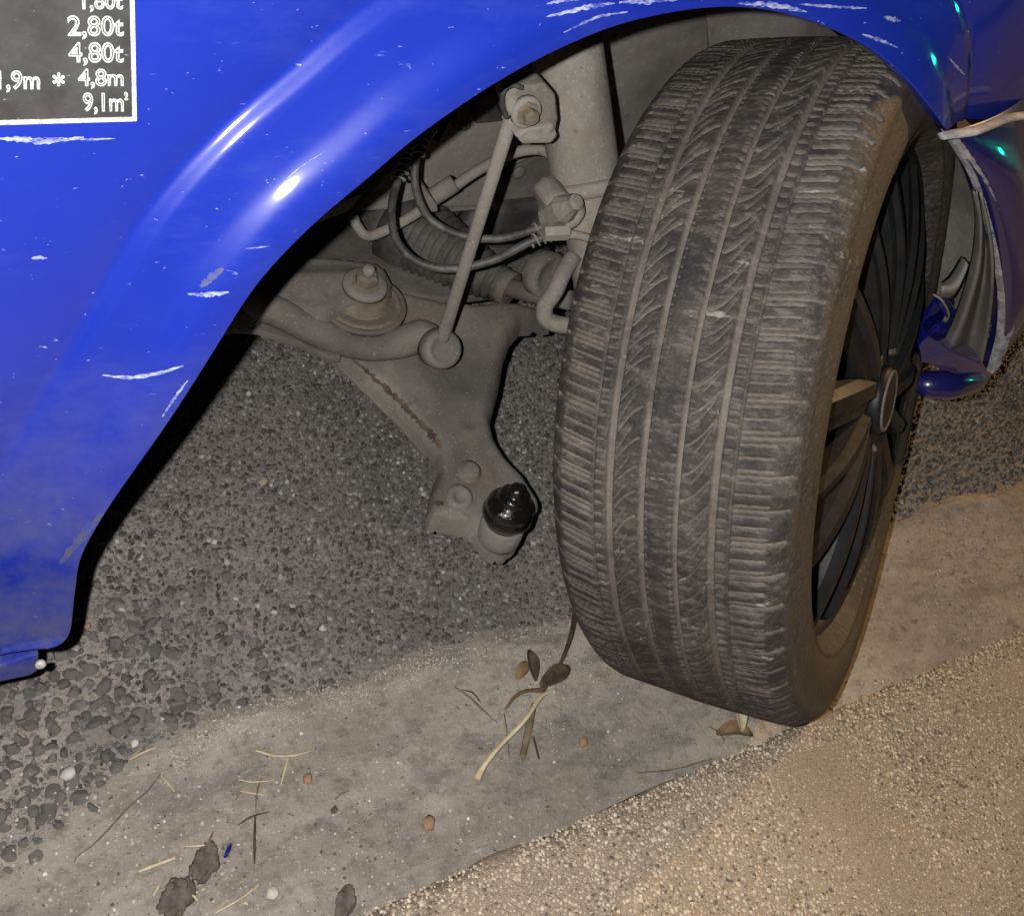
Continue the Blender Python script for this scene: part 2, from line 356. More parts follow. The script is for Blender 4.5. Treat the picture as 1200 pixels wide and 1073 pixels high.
gutter = setting(fast_grid('gutter', np.stack([GX, GY, gz], -1).reshape(-1, 3), len(gx), len(gy), False, GUTTER))
# pavement with its rounded kerb
prof = [(KY + 0.004, -0.05), (KY + 0.002, KH - 0.03)] + [(KY - 0.03 + 0.03 * math.cos(a), KH - 0.022 + 0.022 * math.sin(a)) for a in np.linspace(0, math.pi / 2, 10)] + [(KY - d, KH + 0.0) for d in (0.04, 0.06, 0.1, 0.15, 0.2, 0.26, 0.33, 0.42, 0.6, 1, 2, 6, 20)]
px_ = np.r_[np.linspace(-30, -0.6, 8)[:-1], np.arange(-0.6, 2.4, 0.02), np.linspace(2.4, 40, 10)]
V = [(x, y + ((0.007 * (float(vnoise(x, z, 18)) - 0.5) + 0.003 * (float(vnoise(x, z, 60)) - 0.5)) if y > KY - 0.02 else 0), z + (0.002 * (float(vnoise(x, y, 9)) - 0.5) if z > 0.09 else 0)) for x in px_ for (y, z) in prof]
pavement = setting(mesh('pavement', V, grid_faces(len(px_), len(prof)), PAVE))

def scatter(name, P, size, height, cols, material, parent=None, ring=6, two=True, sink=0.3):
    n = len(P); th = np.linspace(0, 2 * np.pi, ring, endpoint=False)[None] + rng.random((n, 1)) * 6.28 + (rng.random((n, ring)) - 0.5) * 0.5
    rr = size[:, None] * (0.75 + 0.5 * rng.random((n, ring))); asp = 0.7 + 0.6 * rng.random((n, 1)); rot = rng.random((n, 1)) * 6.28
    def ringpts(f, z):
        x = np.cos(th) * rr * f; y = np.sin(th) * rr * f * asp
        return np.stack([P[:, 0, None] + x * np.cos(rot) - y * np.sin(rot), P[:, 1, None] + x * np.sin(rot) + y * np.cos(rot), P[:, 2, None] + z], -1)
    tx_ = rng.random((n, 1)) * 6.28; tilt = (np.cos(th - tx_) * 0.55 + (rng.random((n, ring)) - 0.5) * 0.5) * height[:, None]
    if two:
        V = np.concatenate([ringpts(1, -sink * height[:, None] + 0 * th), ringpts(0.66, height[:, None] * 0.85 + tilt)], 1); k = 2 * ring
    else:
        top = P + np.c_[np.zeros(n), np.zeros(n), height]
        V = np.concatenate([ringpts(1, -sink * height[:, None] + 0 * th), top[:, None]], 1); k = ring + 1
    L = []; tot = []; off = np.arange(n)[:, None] * k
    if two:
        for j in range(ring): L.append((off + np.array([[j, (j + 1) % ring, (j + 1) % ring + ring, j + ring]]), 4))
        L.append((off + np.arange(ring, 2 * ring)[None], ring))
    else:
        for j in range(ring): L.append((off + np.array([[j, (j + 1) % ring, ring]]), 3))
    loops = np.concatenate([a.ravel() for a, _ in L]).astype(np.int32); tot = np.concatenate([np.full(n, c) for _, c in L]).astype(np.int32)
    me = bpy.data.meshes.new(name); me.vertices.add(n * k); me.vertices.foreach_set('co', V.astype(np.float32).ravel())
    me.loops.add(len(loops)); me.loops.foreach_set('vertex_index', loops); me.polygons.add(len(tot))
    me.polygons.foreach_set('loop_start', np.r_[0, np.cumsum(tot)[:-1]].astype(np.int32)); me.update(calc_edges=True)
    ca = me.color_attributes.new('Col', 'FLOAT_COLOR', 'POINT')
    ca.data.foreach_set('color', np.repeat(np.c_[cols, np.ones(n)], k, 0).astype(np.float32).ravel())
    return link(name, me, material, parent, False, 'stuff')
def jitter(x0, x1, y0, y1, d):
    X, Y = np.meshgrid(np.arange(x0, x1, d), np.arange(y0, y1, d * 0.87), indexing='ij'); X = X + (np.arange(X.shape[1]) % 2)[None] * d / 2
    P = np.stack([X.ravel(), Y.ravel()], 1); return P + (rng.random(P.shape) - 0.5) * d * 0.75

# exposed aggregate of the road
P = jitter(-0.15, 1.9, 0.39, 1.32, 0.0070); e = edge(P[:, 0])
P = P[(P[:, 1] > e - 0.008) & (rng.random(len(P)) < np.clip((P[:, 1] - e + 0.012) / 0.05, 0.15, 0.94) * np.where((P[:, 0] < 0.24) & (P[:, 1] < 0.62), 0.35 + 0.65 * np.clip(P[:, 0] / 0.24, 0, 1), 1))]
n = len(P); sz = 0.0021 + 0.0026 * rng.random(n) ** 1.6; shade = 0.034 + 0.20 * rng.random(n) ** 1.9
shade[rng.random(n) < 0.06] *= 2.0
cols = shade[:, None] * np.array([1.03, 0.99, 0.96]) * (1 + 0.1 * (rng.random((n, 3)) - 0.5))
scatter('road_aggregate', np.c_[P, np.full(n, -0.0065)], sz, 0.0018 + 0.0026 * rng.random(n), cols, STONES, road, ring=5)
# larger stones laid bare beside the sill: each its own piece of the road
protos = []
for q in range(7):
    bm = bmesh.new(); bmesh.ops.create_icosphere(bm, subdivisions=2, radius=1)
    for v in bm.verts:
        s = 1 + 0.55 * (float(vnoise(v.co.x + q * 3.1, v.co.y + v.co.z * 0.7, 1.7)) - 0.5)
        v.co *= s
    for _ in range(7):
        dd = Vector((random.uniform(-1, 1), random.uniform(-1, 1), random.uniform(-0.1, 1.2))).normalized(); of = random.uniform(0.52, 0.8)
        for v in bm.verts: v.co -= dd * max(0.0, v.co.dot(dd) - of)
    for v in bm.verts: v.co.z = max(-0.5, v.co.z)
    me = bpy.data.meshes.new('stone'); bm.to_mesh(me); bm.free(); me.materials.append(STONE1); protos.append(me)
P = jitter(-0.06, 0.30, 0.375, 0.66, 0.0145)
P = np.array([p for p in P if p[1] > float(edge(p[0])) - 0.012 and rng.random() < min(1.0, 1.25 - 3.2 * (p[0] + 0.02) - 1.5 * (p[1] - 0.42))])
vis = []
for p in P:
    q = RM.T @ (np.array([p[0], p[1], 0]) - [0, 0, H]); sx, sy = 600 + 1200 * q[0] / -q[2], 536.5 - 1200 * q[1] / -q[2]
    if -15 < sx < 520 and -10 < sy < 1090: vis.append(p)
vis = vis if len(vis) <= 295 else [vis[i] for i in rng.permutation(len(vis))[:295]]
for i, p in enumerate(vis):
    o = bpy.data.objects.new('stone', protos[i % 7]); COL.objects.link(o); o.parent = road
    r = 0.0052 + 0.0044 * random.random() ** 1.5; o.location = (p[0], p[1], -0.0068 + 0.001 * random.random()); o.scale = (r * random.uniform(0.8, 1.25), r, r * random.uniform(0.6, 0.95))
    o.rotation_euler = (random.uniform(-.25, .25), random.uniform(-.25, .25), random.uniform(0, 6.28))
# pale granules of the pavement
P = jitter(0.08, 1.6, -0.24, KY - 0.003, 0.0038); n = len(P); z = np.where(P[:, 1] > KY - 0.03, KH - 0.022 + 0.022 * np.sqrt(np.clip(1 - ((P[:, 1] - KY + 0.03) / 0.03) ** 2, 0, 1)) + 0.0012, KH)
pick = rng.random(n); pal = np.array([[0.46, 0.385, 0.295], [0.37, 0.30, 0.22], [0.27, 0.22, 0.165], [0.10, 0.085, 0.068], [0.50, 0.44, 0.36]])
cols = pal[np.searchsorted([0.26, 0.60, 0.84, 0.94], pick)] * (0.85 + 0.3 * rng.random((n, 1)))
scatter('pavement_granules', np.c_[P, z], 0.0010 + 0.0012 * rng.random(n) ** 2.2, 0.0005 + 0.0010 * rng.random(n), cols, GRIT, pavement, ring=5, two=False)
# sand and grit on the gutter
P = np.c_[rng.uniform(-0.15, 1.6, 9000), rng.uniform(KY, 0.46, 9000)]
keep = vnoise(P[:, 0], P[:, 1], 13) + 0.35 * rng.random(9000) + 0.5 * np.exp(-((P[:, 1] - KY) / 0.03) ** 2) + 0.5 * np.exp(-((P[:, 1] - edge(P[:, 0]) + 0.01) / 0.012) ** 2) > 0.72; P = P[keep]
n = len(P); pal = np.array([[0.42, 0.39, 0.34], [0.24, 0.21, 0.175], [0.09, 0.078, 0.065], [0.62, 0.60, 0.56]])
cols = pal[np.searchsorted([0.4, 0.72, 0.93], rng.random(n))]
scatter('sand_grains', np.c_[P, np.full(n, -0.001) + 0.006 * (vnoise(P[:, 0], P[:, 1], 7) - 0.5) + 0.003 * (vnoise(P[:, 0], P[:, 1], 31) - 0.5)], 0.0005 + 0.0013 * rng.random(n) ** 3, 0.0006 + 0.001 * rng.random(n) ** 2, cols, GRIT, gutter, ring=5, two=False)

n = 5200; sx = rng.uniform(0.12, 0.85, n); P = np.c_[sx, edge(sx) - 0.010 + rng.normal(0, 0.008, n)]; P = P[vnoise(P[:, 0], P[:, 1], 11) + 0.5 * rng.random(n) > 0.45]; n = len(P)
pal = np.array([[0.46, 0.42, 0.36], [0.34, 0.305, 0.26], [0.24, 0.21, 0.18], [0.55, 0.52, 0.47]]); cols = pal[np.searchsorted([0.45, 0.8, 0.93], rng.random(n))]
scatter('sand_ridge', np.c_[P, np.full(n, 0.0012) + 0.006 * (vnoise(P[:, 0], P[:, 1], 7) - 0.5) + 0.003 * (vnoise(P[:, 0], P[:, 1], 31) - 0.5)], 0.0005 + 0.0009 * rng.random(n) ** 2, 0.0005 + 0.0008 * rng.random(n) ** 2, cols * 0.85, GRIT, gutter, ring=5, two=False)

# ------------------------------------------------------------------ the car
car = bpy.data.objects.new('car', None); COL.objects.link(car); car.location = (0, 0, 0)
car['label'] = 'damaged blue car with its steered front wheel splayed against the kerb'; car['category'] = 'car'
YL, FL = 0.45, 0.62                            # wheel-arch lip, size of the flare
YB = YL + 0.0269                               # flat body side
def skew(x, z):                                # the side leans in with height and narrows towards the front
    q = z - 0.45; e_ = 0.48 - x
    return 0.11 * (math.sqrt(q * q + 0.0025) + q) / 2 + 0.10 * (0.23 - (math.sqrt(e_ * e_ + 0.004) + e_) / 2) - 0.026 * math.exp(-((x - 0.72) / 0.15) ** 2)
def LS(px, py, Y):                             # photo point carried to the leaning body side
    p = LY(px, py, Y)
    for _ in range(12): p = LY(px, py, Y + skew(p[0], p[2]))
    return p
arch_px = [(58, 760), (72, 754), (81, 742), (84, 720), (87, 692), (95, 652), (130, 590), (200, 490), (250, 412), (300, 335), (360, 270), (430, 210), (500, 152), (600, 86), (700, 38), (780, 16), (860, 8), (930, 18), (1000, 45), (1050, 80), (1085, 118), (1109, 152)]
A = np.array([LS(x, y, YL) for x, y in arch_px])[:, [0, 2]]
NA = 240
A = spline(A, NA)
# even spacing
dl = np.r_[0, np.cumsum(np.hypot(*np.diff(A, axis=0).T))]; A = np.stack([np.interp(np.linspace(0, dl[-1], NA), dl, A[:, k]) for k in (0, 1)], 1)
T = np.gradient(A, axis=0); T /= np.hypot(*T.T)[:, None]; Nn = np.stack([-T[:, 1], T[:, 0]], 1)      # outward from the opening
g0 = LS(1109, 152, 0.455)[[0, 2]]; g1 = LS(1215, 150, 0.485)[[0, 2]]; gd = (g1 - g0) / np.hypot(*(g1 - g0))
b0 = np.array([-0.93, -0.36])                  # the sill corner sweeps down and back
u_ = np.linspace(0, 1, NA)
wl = np.clip(1 - u_ / 0.20, 0, 1)[:, None] ** 1.5; wr = np.clip((u_ - 0.86) / 0.14, 0, 1)[:, None] ** 1.5
Nn = Nn * (1 - wl - wr) + b0 * wl + gd * wr
for _ in range(30): Nn[1:-1] = (Nn[:-2] + Nn[1:-1] * 2 + Nn[2:]) / 4
Nn /= np.hypot(*Nn.T)[:, None]
amp = np.interp(u_, [0, 0.12, 0.28, 0.4, 0.75, 1], [0.12, 0.35, 0.85, 1.0, 0.8, 0.45])
ss_ = np.array([0, .010, .020, .030, .036, .041, .046, .054, .065, .085, .0925, .0965, .1010, .1050, .1100, .116, .13, .15, .27])
sl_ = np.array([-.15, .06, .20, .48, .74, .87, .74, .45, .36, .30, .42, .80, .90, .62, .10, -.12, -.08, 0, 0])
fs = np.linspace(0, 0.27, 2701); fy = np.cumsum(np.interp(fs, ss_, sl_)) * 0.0001; fy -= fy[-1]
F0 = -fy[0] * FL                                # how far the lip stands proud of the side
def topline(x): return 0.915 - 0.30 * (math.sqrt((x - 0.25) ** 2 + 0.01) + x - 0.25) / 2 - 0.02
S = np.r_[0, np.arange(0.001, 0.125, 0.0016), 0.14, 0.16, 0.2, 0.26] * FL
Y0 = np.interp(S / FL, fs, fy) * FL
smax = []
for a, nrm in zip(A, Nn):
    s = 1.2
    if nrm[0] < -1e-3: s = min(s, (-0.75 - a[0]) / nrm[0])
    if nrm[1] > 1e-3:
        for _ in range(8): zt = topline(a[0] + nrm[0] * min(s, 1.2)); s = min(1.2, (zt - a[1]) / nrm[1]) if nrm[0] > -0.75 or a[1] > 0.5 else s
    smax.append(max(s, 0.19))
far = np.array([0.06, 0.14, 0.25, 0.4, 0.7, 1.0])
V = []; NSX = len(S) + len(far) + 2
def frontcurve(x): return 0.6 * max(0, x - 0.78) ** 2
for i in range(NA):
    a = A[i]; nn = Nn[i]
    V.append((a[0] + nn[0] * -0.003, YL + 0.022 + skew(*a) + frontcurve(a[0]), a[1] + nn[1] * -0.003))            # return flange turned inward
    V.append((a[0] + nn[0] * -0.0012, YL + 0.002 + skew(*a) + frontcurve(a[0]), a[1] + nn[1] * -0.0012))
    for s, y in zip(S, Y0):
        x, z = a + nn * s
        V.append((x, YL + amp[i] * (F0 + y) + (1 - amp[i]) * F0 * (1 - math.exp(-max(0, s) / 0.035)) + frontcurve(x) + skew(x, z), z))
    x, z = a + nn * S[-1]; yl = V[-1][1] - frontcurve(x) - skew(x, z)
    for f in far:
        s = S[-1] + (smax[i] - S[-1]) * f
        x, z = a + nn * s; t = min(1, f / 0.2)
        V.append((x, yl * (1 - t) + YB * t + frontcurve(x) + skew(x, z), z))
fender = mesh('front_fender', V, grid_faces(NA, NSX), PAINT, car)
fender['label'] = 'scuffed blue front fender with flared wheel arch'
bvh = BVHTree.FromPolygons([v.co[:] for v in fender.data.vertices], [p.vertices[:] for p in fender.data.polygons])
def on_fender(px, py, off=0.0004, b=None):
    d = Vector(ray(px, py)).normalized(); r = (b or bvh).ray_cast(Vector((0, 0, H)), d)
    if r[0] is None: return None
    n = r[1] if r[1].dot(d) < 0 else -r[1]
    return np.array(r[0] + n * off)
def decal(name, path, width, material, parent, jag=0.5, n=26, b=None, off=0.0004):
    # a scratch: a ragged band that hugs the panel
    P = spline([(x, y, 0) for x, y in path], n)[:, :2] if len(path) > 2 else np.array([np.array(path[0]) * (1 - t) + np.array(path[1]) * t for t in np.linspace(0, 1, n)])
    T = np.gradient(P, axis=0); T /= np.hypot(*T.T)[:, None]; N2 = np.stack([-T[:, 1], T[:, 0]], 1)
    wv = width * np.sin(np.linspace(0.12, math.pi - 0.12, n)) ** 0.6
    V = []
    for i in range(n):
        for sgn in (-1, 1):
            q = P[i] + N2[i] * sgn * wv[i] * (1 - jag + 2 * jag * random.random()) * 0.5
            p = on_fender(q[0], q[1], off, b)
            if p is None: return None
            V.append(p)
    return mesh(name, V, grid_faces(n, 2), material, parent, False)
for path, wd in [([(-6, 162), (25, 163), (55, 165), (98, 161)], 6), ([(50, 161), (95, 163), (135, 162)], 2.5), ([(220, 344), (245, 345), (268, 342)], 5), ([(120, 439), (150, 442), (185, 437), (215, 428)], 4), ([(190, 488), (205, 465), (220, 445)], 3),
                 ([(640, 20), (690, 8), (720, 4)], 5), ([(725, 3), (800, -2)], 7), ([(660, 38), (700, 20), (735, 14)], 3), ([(865, 4), (905, 6), (945, 14)], 6), ([(935, 5), (980, 8), (1015, 10)], 3.5), ([(1035, 20), (1055, 25)], 5), ([(1010, 40), (1030, 47), (1052, 56)], 3.5), ([(1110, 66), (1122, 80), (1130, 88)], 3), ([(640, 5), (665, 0), (700, -4)], 4), ([(288, 291), (300, 290), (316, 288)], 1.6), ([(330, 215), (352, 196), (380, 178)], 1.3)]:
    decal('paint_scratch', path, wd, SCRATCH, fender)
for path, wd in [([(235, 336), (247, 326), (262, 314)], 9), ([(110, 690), (140, 640), (170, 600)], 14), ([(-4, 784), (20, 774), (48, 760), (70, 745)], 18), ([(70, 660), (120, 600)], 10)]:
    decal('paint_scuff', path, wd, SCUFF, fender, 0.35)
# sill bits under the fender corner
slab('sill_trim', [LS(-30, 806, 0.475), LS(-30, 792, 0.475), LS(46, 766, 0.475), LS(45, 786, 0.475), LS(36, 792, 0.475)], (0, 0.03, 0), PAINT, car, 0.003)
lathe('screw', LS(47, 776, 0.468), (0, -1, 0.1), [(0, 0.004), (0.003, 0.004), (0.004, 0.003), (0.0045, 0.001)], WHITE, car, 10)

# load plate: black panel, white border and outlined figures
def PP(px, py): return LS(px, py, YB - 0.0012)
def PY(x, z, off): return YB + skew(x, z) - off
c_ = PP(155, 137); x1, zb = c_[0], c_[2]
ql, qt = PP(0, 141), PP(152, 0); kx = (c_[2] - ql[2]) / (c_[0] - ql[0]); kz = (qt[0] - c_[0]) / (qt[2] - c_[2])
def shear(x, z): return x + kz * (z - zb), z + kx * (x - x1)
def plate(name, xa, xb, za, zc, off, material):
    xs_ = np.linspace(xa, xb, 12); zs_ = np.linspace(za, zc, 6); G = [shear(x, z) for x in xs_ for z in zs_]; V = [(x, PY(x, z, off), z) for x, z in G] + [(x, PY(x, z, off - 0.0009), z) for x, z in G]
    F = grid_faces(12, 6); n0 = 72; rim_ = [i * 6 for i in range(12)] + [66 + j for j in range(1, 6)] + [i * 6 + 5 for i in range(10, -1, -1)] + [j for j in range(4, 0, -1)]
    F += [(rim_[k], rim_[(k + 1) % len(rim_)], rim_[(k + 1) % len(rim_)] + n0, rim_[k] + n0) for k in range(len(rim_))]
    return mesh(name, V, F, material, fender, False)
panel = plate('load_panel', -0.30, x1, zb, zb + 0.22, 0.0012, PANEL)
panel['label'] = 'black load panel with white figures'
plate('panel_border', -0.30, x1 + 0.0022, zb - 0.0022, zb, 0.0016, WHITE)
plate('panel_border', x1, x1 + 0.0022, zb + 0.0001, zb + 0.22, 0.0016, WHITE)
dg = bpy.context.evaluated_depsgraph_get()
def lettering(txt, x0, xr, yt, yb):
    cu = bpy.data.curves.new('lettering', 'FONT'); cu.body = txt; cu.fill_mode = 'NONE'; cu.bevel_depth = 0.036; cu.bevel_resolution = 1; cu.space_character = 1.0
    t = bpy.data.objects.new('lettering_source', cu); COL.objects.link(t); bpy.context.view_layer.update()
    me = bpy.data.meshes.new_from_object(t.evaluated_get(bpy.context.evaluated_depsgraph_get())); bpy.data.objects.remove(t); bpy.data.curves.remove(cu)
    co = np.array([v.co[:] for v in me.vertices]); lo, hi = co.min(0), co.max(0)
    pl, pr, ptop = PP(x0, yb), PP(xr, yb), PP(xr, yt)
    u = (co - lo) / np.maximum(hi - lo, 1e-6)
    nx_ = pl[0] + (pr[0] - pl[0]) * u[:, 0] + (ptop[0] - pr[0]) * u[:, 1]; nz_ = pr[2] + (ptop[2] - pr[2]) * u[:, 1] + (pl[2] - pr[2]) * (1 - u[:, 0])
    new = np.stack([nx_, [PY(a_, b_, 0.0016) for a_, b_ in zip(nx_, nz_)] - 0.0006 * u[:, 2], nz_], 1)
    me.vertices.foreach_set('co', new.astype(np.float32).ravel()); me.update(); me.materials.clear()
    return link('lettering', me, WHITE, fender, False)
for a in [('1,80t', 96, 144, -10, 14), ('2,80t', 79, 145, 18, 46), ('4,80t', 80, 145, 49, 77), ('4,8m', 91, 145, 80, 104), ('1,9m', -3, 47, 82, 108), ('*', 61, 76, 84, 101), ('9,1m', 97, 145, 108, 134), ('\u00b2', 145, 150, 107, 117)]:
    lettering(*a)

# hood and rest of the body above and behind: seen only through its shade and reflections
bm = bmesh.new(); xs = np.linspace(-0.9, 1.5, 30); ys = np.linspace(0, 1.62, 16)
hv = [[(x, YB + skew(x, topline(x)) + frontcurve(x) + y - 0.002, topline(x) + 0.004 + 0.10 * math.sin(math.pi * y / 1.62)) for y in ys] for x in xs]
V = [p for r in hv for p in r]
mesh('hood', V, grid_faces(len(xs), len(ys)), PAINT, car)
slab('inner_apron', [(-0.7, 1.02, 0.30), (1.2, 1.02, 0.30), (1.2, 1.02, 0.93), (-0.7, 1.02, 0.93)], (0, 0.02, 0), BLACK, car, 0.0)
slab('engine_tray', [(-0.7, 0.93, 0.30), (-0.7, 1.9, 0.28), (1.3, 1.9, 0.28), (1.3, 0.93, 0.30)], (0, 0, 0.02), BLACK, car, 0.0)
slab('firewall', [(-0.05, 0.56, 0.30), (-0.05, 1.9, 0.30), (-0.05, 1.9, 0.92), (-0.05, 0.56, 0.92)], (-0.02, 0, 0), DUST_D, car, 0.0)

# bumper corner
bp = [(1107, 155), (1113, 166), (1122, 180), (1138, 206), (1152, 245), (1166, 300), (1173, 350), (1171, 395), (1160, 437)]
B = spline([LY(x, y, 0.466) for x, y in bp], 60)
o1 = LY(1216, 131, 0.500); o2 = LY(1235, 330, 0.505)
V = []
WR = [(1.14, 0.505), (1.25, 0.53), (1.35, 0.60), (1.41, 0.74), (1.45, 1.0), (1.47, 1.4), (1.45, 1.9)]
for i, p in enumerate(B):
    t = i / 59; q0 = np.array(o1) * (1 - t) + np.array(o2) * t
    T_ = (B[min(59, i + 1)] - B[max(0, i - 1)])
    V.append(p + np.array([0.002, 0.016, 0.0])); V.append(p + np.array([0.001, 0.004, 0])); V.append(p + np.array([0.004, 0, 0]))
    for s in np.linspace(0.04, 1, 14):
        q = p + (q0 - p) * s; bul = -0.030 * math.sin(math.pi * min(1, s * 1.05)) ** 0.8 * math.sin(math.pi * min(1, t)) ** 0.6
        V.append((q[0] + 0.02 * s, q[1] + bul + 0.03 * s * s, q[2]))
    for wx, wy in WR: V.append((wx + 0.05 * t, wy, V[-1][2] * 0.9 + 0.1 * (0.62 - 0.40 * t)))
bumper = mesh('front_bumper', V, grid_faces(60, 17 + len(WR)), BPAINT, car); bumper['label'] = 'dark blue front bumper corner pulled off its mounts'
bb = BVHTree.FromPolygons([v.co[:] for v in bumper.data.vertices], [p.vertices[:] for p in bumper.data.polygons])
# scraped rim of the bumper opening
V = []
for i, p in enumerate(B):
    t = i / 59; wd = 0.010 + 0.012 * math.sin(math.pi * t) + 0.003 * random.random()
    q0 = np.array(o1) * (1 - t) + np.array(o2) * t; d = (q0 - p) / np.linalg.norm(q0 - p)
    V += [p + [0.0005, 0.006, 0], p + [0.002, -0.0016, 0], p + d * wd * 0.5 + [0, -0.005, 0], p + d * wd + [0, -0.0125 * min(1, wd / 0.022) , 0]]
mesh('scraped_edge', V, grid_faces(60, 4), PRIMER, bumper)
# bent, bare lip along the joint of fender and bumper
J = [LY(1103, 160, 0.452), LY(1120, 157, 0.451), LY(1140, 154, 0.452), LY(1160, 147, 0.461), LY(1180, 139, 0.472), LY(1215, 133, 0.488)]
tube('joint_lip', J, [0.005, 0.0065, 0.006, 0.0055, 0.006, 0.006], PRIMER, bumper, 40, 10, 0.45)
# underside of the corner: ledge, rounded lower lip, torn pieces of liner
slab('bumper_ledge', [LY(1076, 404, 0.47), LY(1088, 394, 0.465), LY(1118, 412, 0.455), LY(1150, 424, 0.452), LY(1159, 437, 0.453), LY(1120, 439, 0.458), LY(1080, 424, 0.47)], (0.03, 0.05, -0.012), TORN, bumper, 0.003)
tube('lower_lip', [LY(1066, 446, 0.49), LY(1085, 450, 0.475), LY(1112, 450, 0.465), LY(1140, 446, 0.468), LY(1160, 432, 0.485)], [0.006, 0.016, 0.019, 0.015, 0.006], BPAINT, bumper, 40, 16, 1.0)
def sheet(name, rows, material, parent, n=16, m_=8):
    # rows: list of polylines (3-D) of equal length, skinned across
    R_ = np.array([spline(r, n) for r in rows]); C_ = np.array([spline(R_[:, i], m_) for i in range(n)])
    o = mesh(name, C_.reshape(-1, 3), grid_faces(n, m_), material, parent)
    so_ = o.modifiers.new('thickness', 'SOLIDIFY'); so_.thickness = 0.0022; return o
sheet('torn_liner', [[LY(1138, 222, 0.47), LY(1142, 260, 0.475), LY(1136, 310, 0.48), LY(1118, 370, 0.485), LY(1098, 412, 0.485)],
                     [LY(1143, 224, 0.455), LY(1150, 270, 0.455), LY(1146, 320, 0.46), LY(1130, 375, 0.465), LY(1112, 420, 0.47)],
                     [LY(1145, 224, 0.47), LY(1155, 275, 0.48), LY(1152, 330, 0.485), LY(1140, 385, 0.49), LY(1130, 424, 0.488)],
                     [LY(1148, 226, 0.457), LY(1160, 285, 0.457), LY(1162, 340, 0.46), LY(1156, 395, 0.465), LY(1149, 430, 0.465)]], LINER, bumper, 30, 16)
sheet('torn_liner', [[LY(1126, 300, 0.50), LY(1112, 322, 0.50), LY(1103, 330, 0.50)], [LY(1134, 312, 0.48), LY(1122, 335, 0.475), LY(1104, 338, 0.48)], [LY(1128, 330, 0.49), LY(1116, 350, 0.485), LY(1100, 352, 0.49)]], LINER, bumper, 12, 8)
for pl, y in [([(1074, 372), (1092, 348), (1106, 352), (1098, 372), (1110, 384), (1090, 404), (1076, 400)], 0.478), ([(1092, 352), (1102, 344), (1116, 362), (1108, 374)], 0.468), ([(1080, 388), (1096, 378), (1106, 396), (1092, 408), (1082, 404)], 0.470), ([(1106, 372), (1116, 380), (1110, 396), (1102, 392)], 0.474), ([(1100, 340), (1110, 336), (1114, 352), (1106, 356)], 0.482)]:
    slab('paint_shard', [LY(x + 6, yy + 5, y + 0.014 + 0.012 * random.random()) for x, yy in pl], (0.004, 0.008, 0.0), TORN, bumper, 0.0012, 1)
tube('loose_wire', [LY(1094, 345, 0.472), LY(1104, 352, 0.462), LY(1112, 368, 0.462), LY(1108, 378, 0.47)], 0.0012, DUST_L, bumper, 20, 6)

# wheel-arch liner (upper part only, the rear half is gone)
slab('liner_back', [(0.55, 0.90, 0.22), (1.3, 0.90, 0.22), (1.3, 0.90, 0.85), (0.55, 0.90, 0.85)], (0, 0.01, 0), LINER, car, 0.002)
tube('liner_seam', [(0.60, 0.897, 0.36), (0.68, 0.896, 0.50), (0.70, 0.896, 0.70)], 0.004, LINER, car, 20, 8)
keep = [i for i in range(NA) if A[i][0] > 0.345]
V = []
LYs = [0.474, 0.52, 0.58, 0.64, 0.70, 0.76, 0.80, 0.83, 0.845]
for i in keep[::3]:
    for q, y in enumerate(LYs):
        c2 = A[i] + Nn[i] * (0.004 + 0.030 * min(1, q / 3) + (-0.0 if q < 6 else -0.02 * (q - 5)))
        V.append((c2[0], y + 0.004 * math.sin(i * 0.21) + skew(*A[i]) + frontcurve(A[i][0]), c2[1]))
    for y2 in (-0.14, -0.24, -0.36):
        c2 = A[i] + Nn[i] * (0.03 + y2); V.append((c2[0], 0.85, c2[1]))
nk = len(keep[::3])
for x_, z_ in [(0.93, 0.52), (1.0, 0.40), (1.04, 0.28)]:
    for y in LYs + [0.85, 0.85, 0.85]: V.append((x_ - (0.0 if y < 0.84 else 0.12), y + 0.02, z_))
liner = mesh('wheel_arch_liner', V, grid_faces(nk + 3, len(LYs) + 3), LINER, car)

# strut, link, hoses
s_bot = LY(690, 236, 0.665); s_top = LY(660, 26, 0.765); sdir = (s_top - s_bot) / np.linalg.norm(s_top - s_bot)
strut = lathe('strut', s_bot - sdir * 0.16, sdir, [(0, 0.026), (0.155, 0.028), (0.165, 0.034), (0.55, 0.034)], STRUTM, car, 40)
lathe('strut_ring', s_bot + sdir * 0.012, sdir, [(-0.008, 0.034), (-0.008, 0.039), (-0.003, 0.042), (0.003, 0.042), (0.007, 0.039), (0.007, 0.034)], DUST_L, strut, 40)
def outl(pts, Y): return [LY(x, y, Y) for x, y in pts]
brk = slab('strut_bracket', outl([(591, 118), (596, 107), (606, 102), (640, 98), (652, 112), (655, 140), (651, 160), (630, 160), (612, 152), (603, 146), (598, 134)], 0.64), (0, 0.02, 0), DUST, strut, 0.004, 3)
slab('bracket_foot', outl([(604, 160), (618, 150), (650, 146), (654, 160), (646, 169), (612, 169)], 0.632), (0, 0.03, 0.0), DUST_L, strut, 0.003)
bc = LY(617, 132, 0.632)
lathe('bracket_bolt', bc, (0, -1, 0.1), [(-0.01, 0.011), (0.002, 0.011), (0.004, 0.0095), (0.004, 0.007), (0.010, 0.007), (0.012, 0.0055)], RUST, strut, 6, False)
lathe('bracket_washer', bc, (0, -1, 0.1), [(-0.004, 0.0135), (0.001, 0.0135), (0.002, 0.012)], DUST_L, strut, 24)
tube('cable_clip', outl([(612, 103), (600, 100), (590, 108), (589, 124), (594, 138)], 0.634), 0.0022, HOSE, strut, 30, 8)
lb, lt = LY(517, 402, 0.672), LY(604, 122, 0.645)
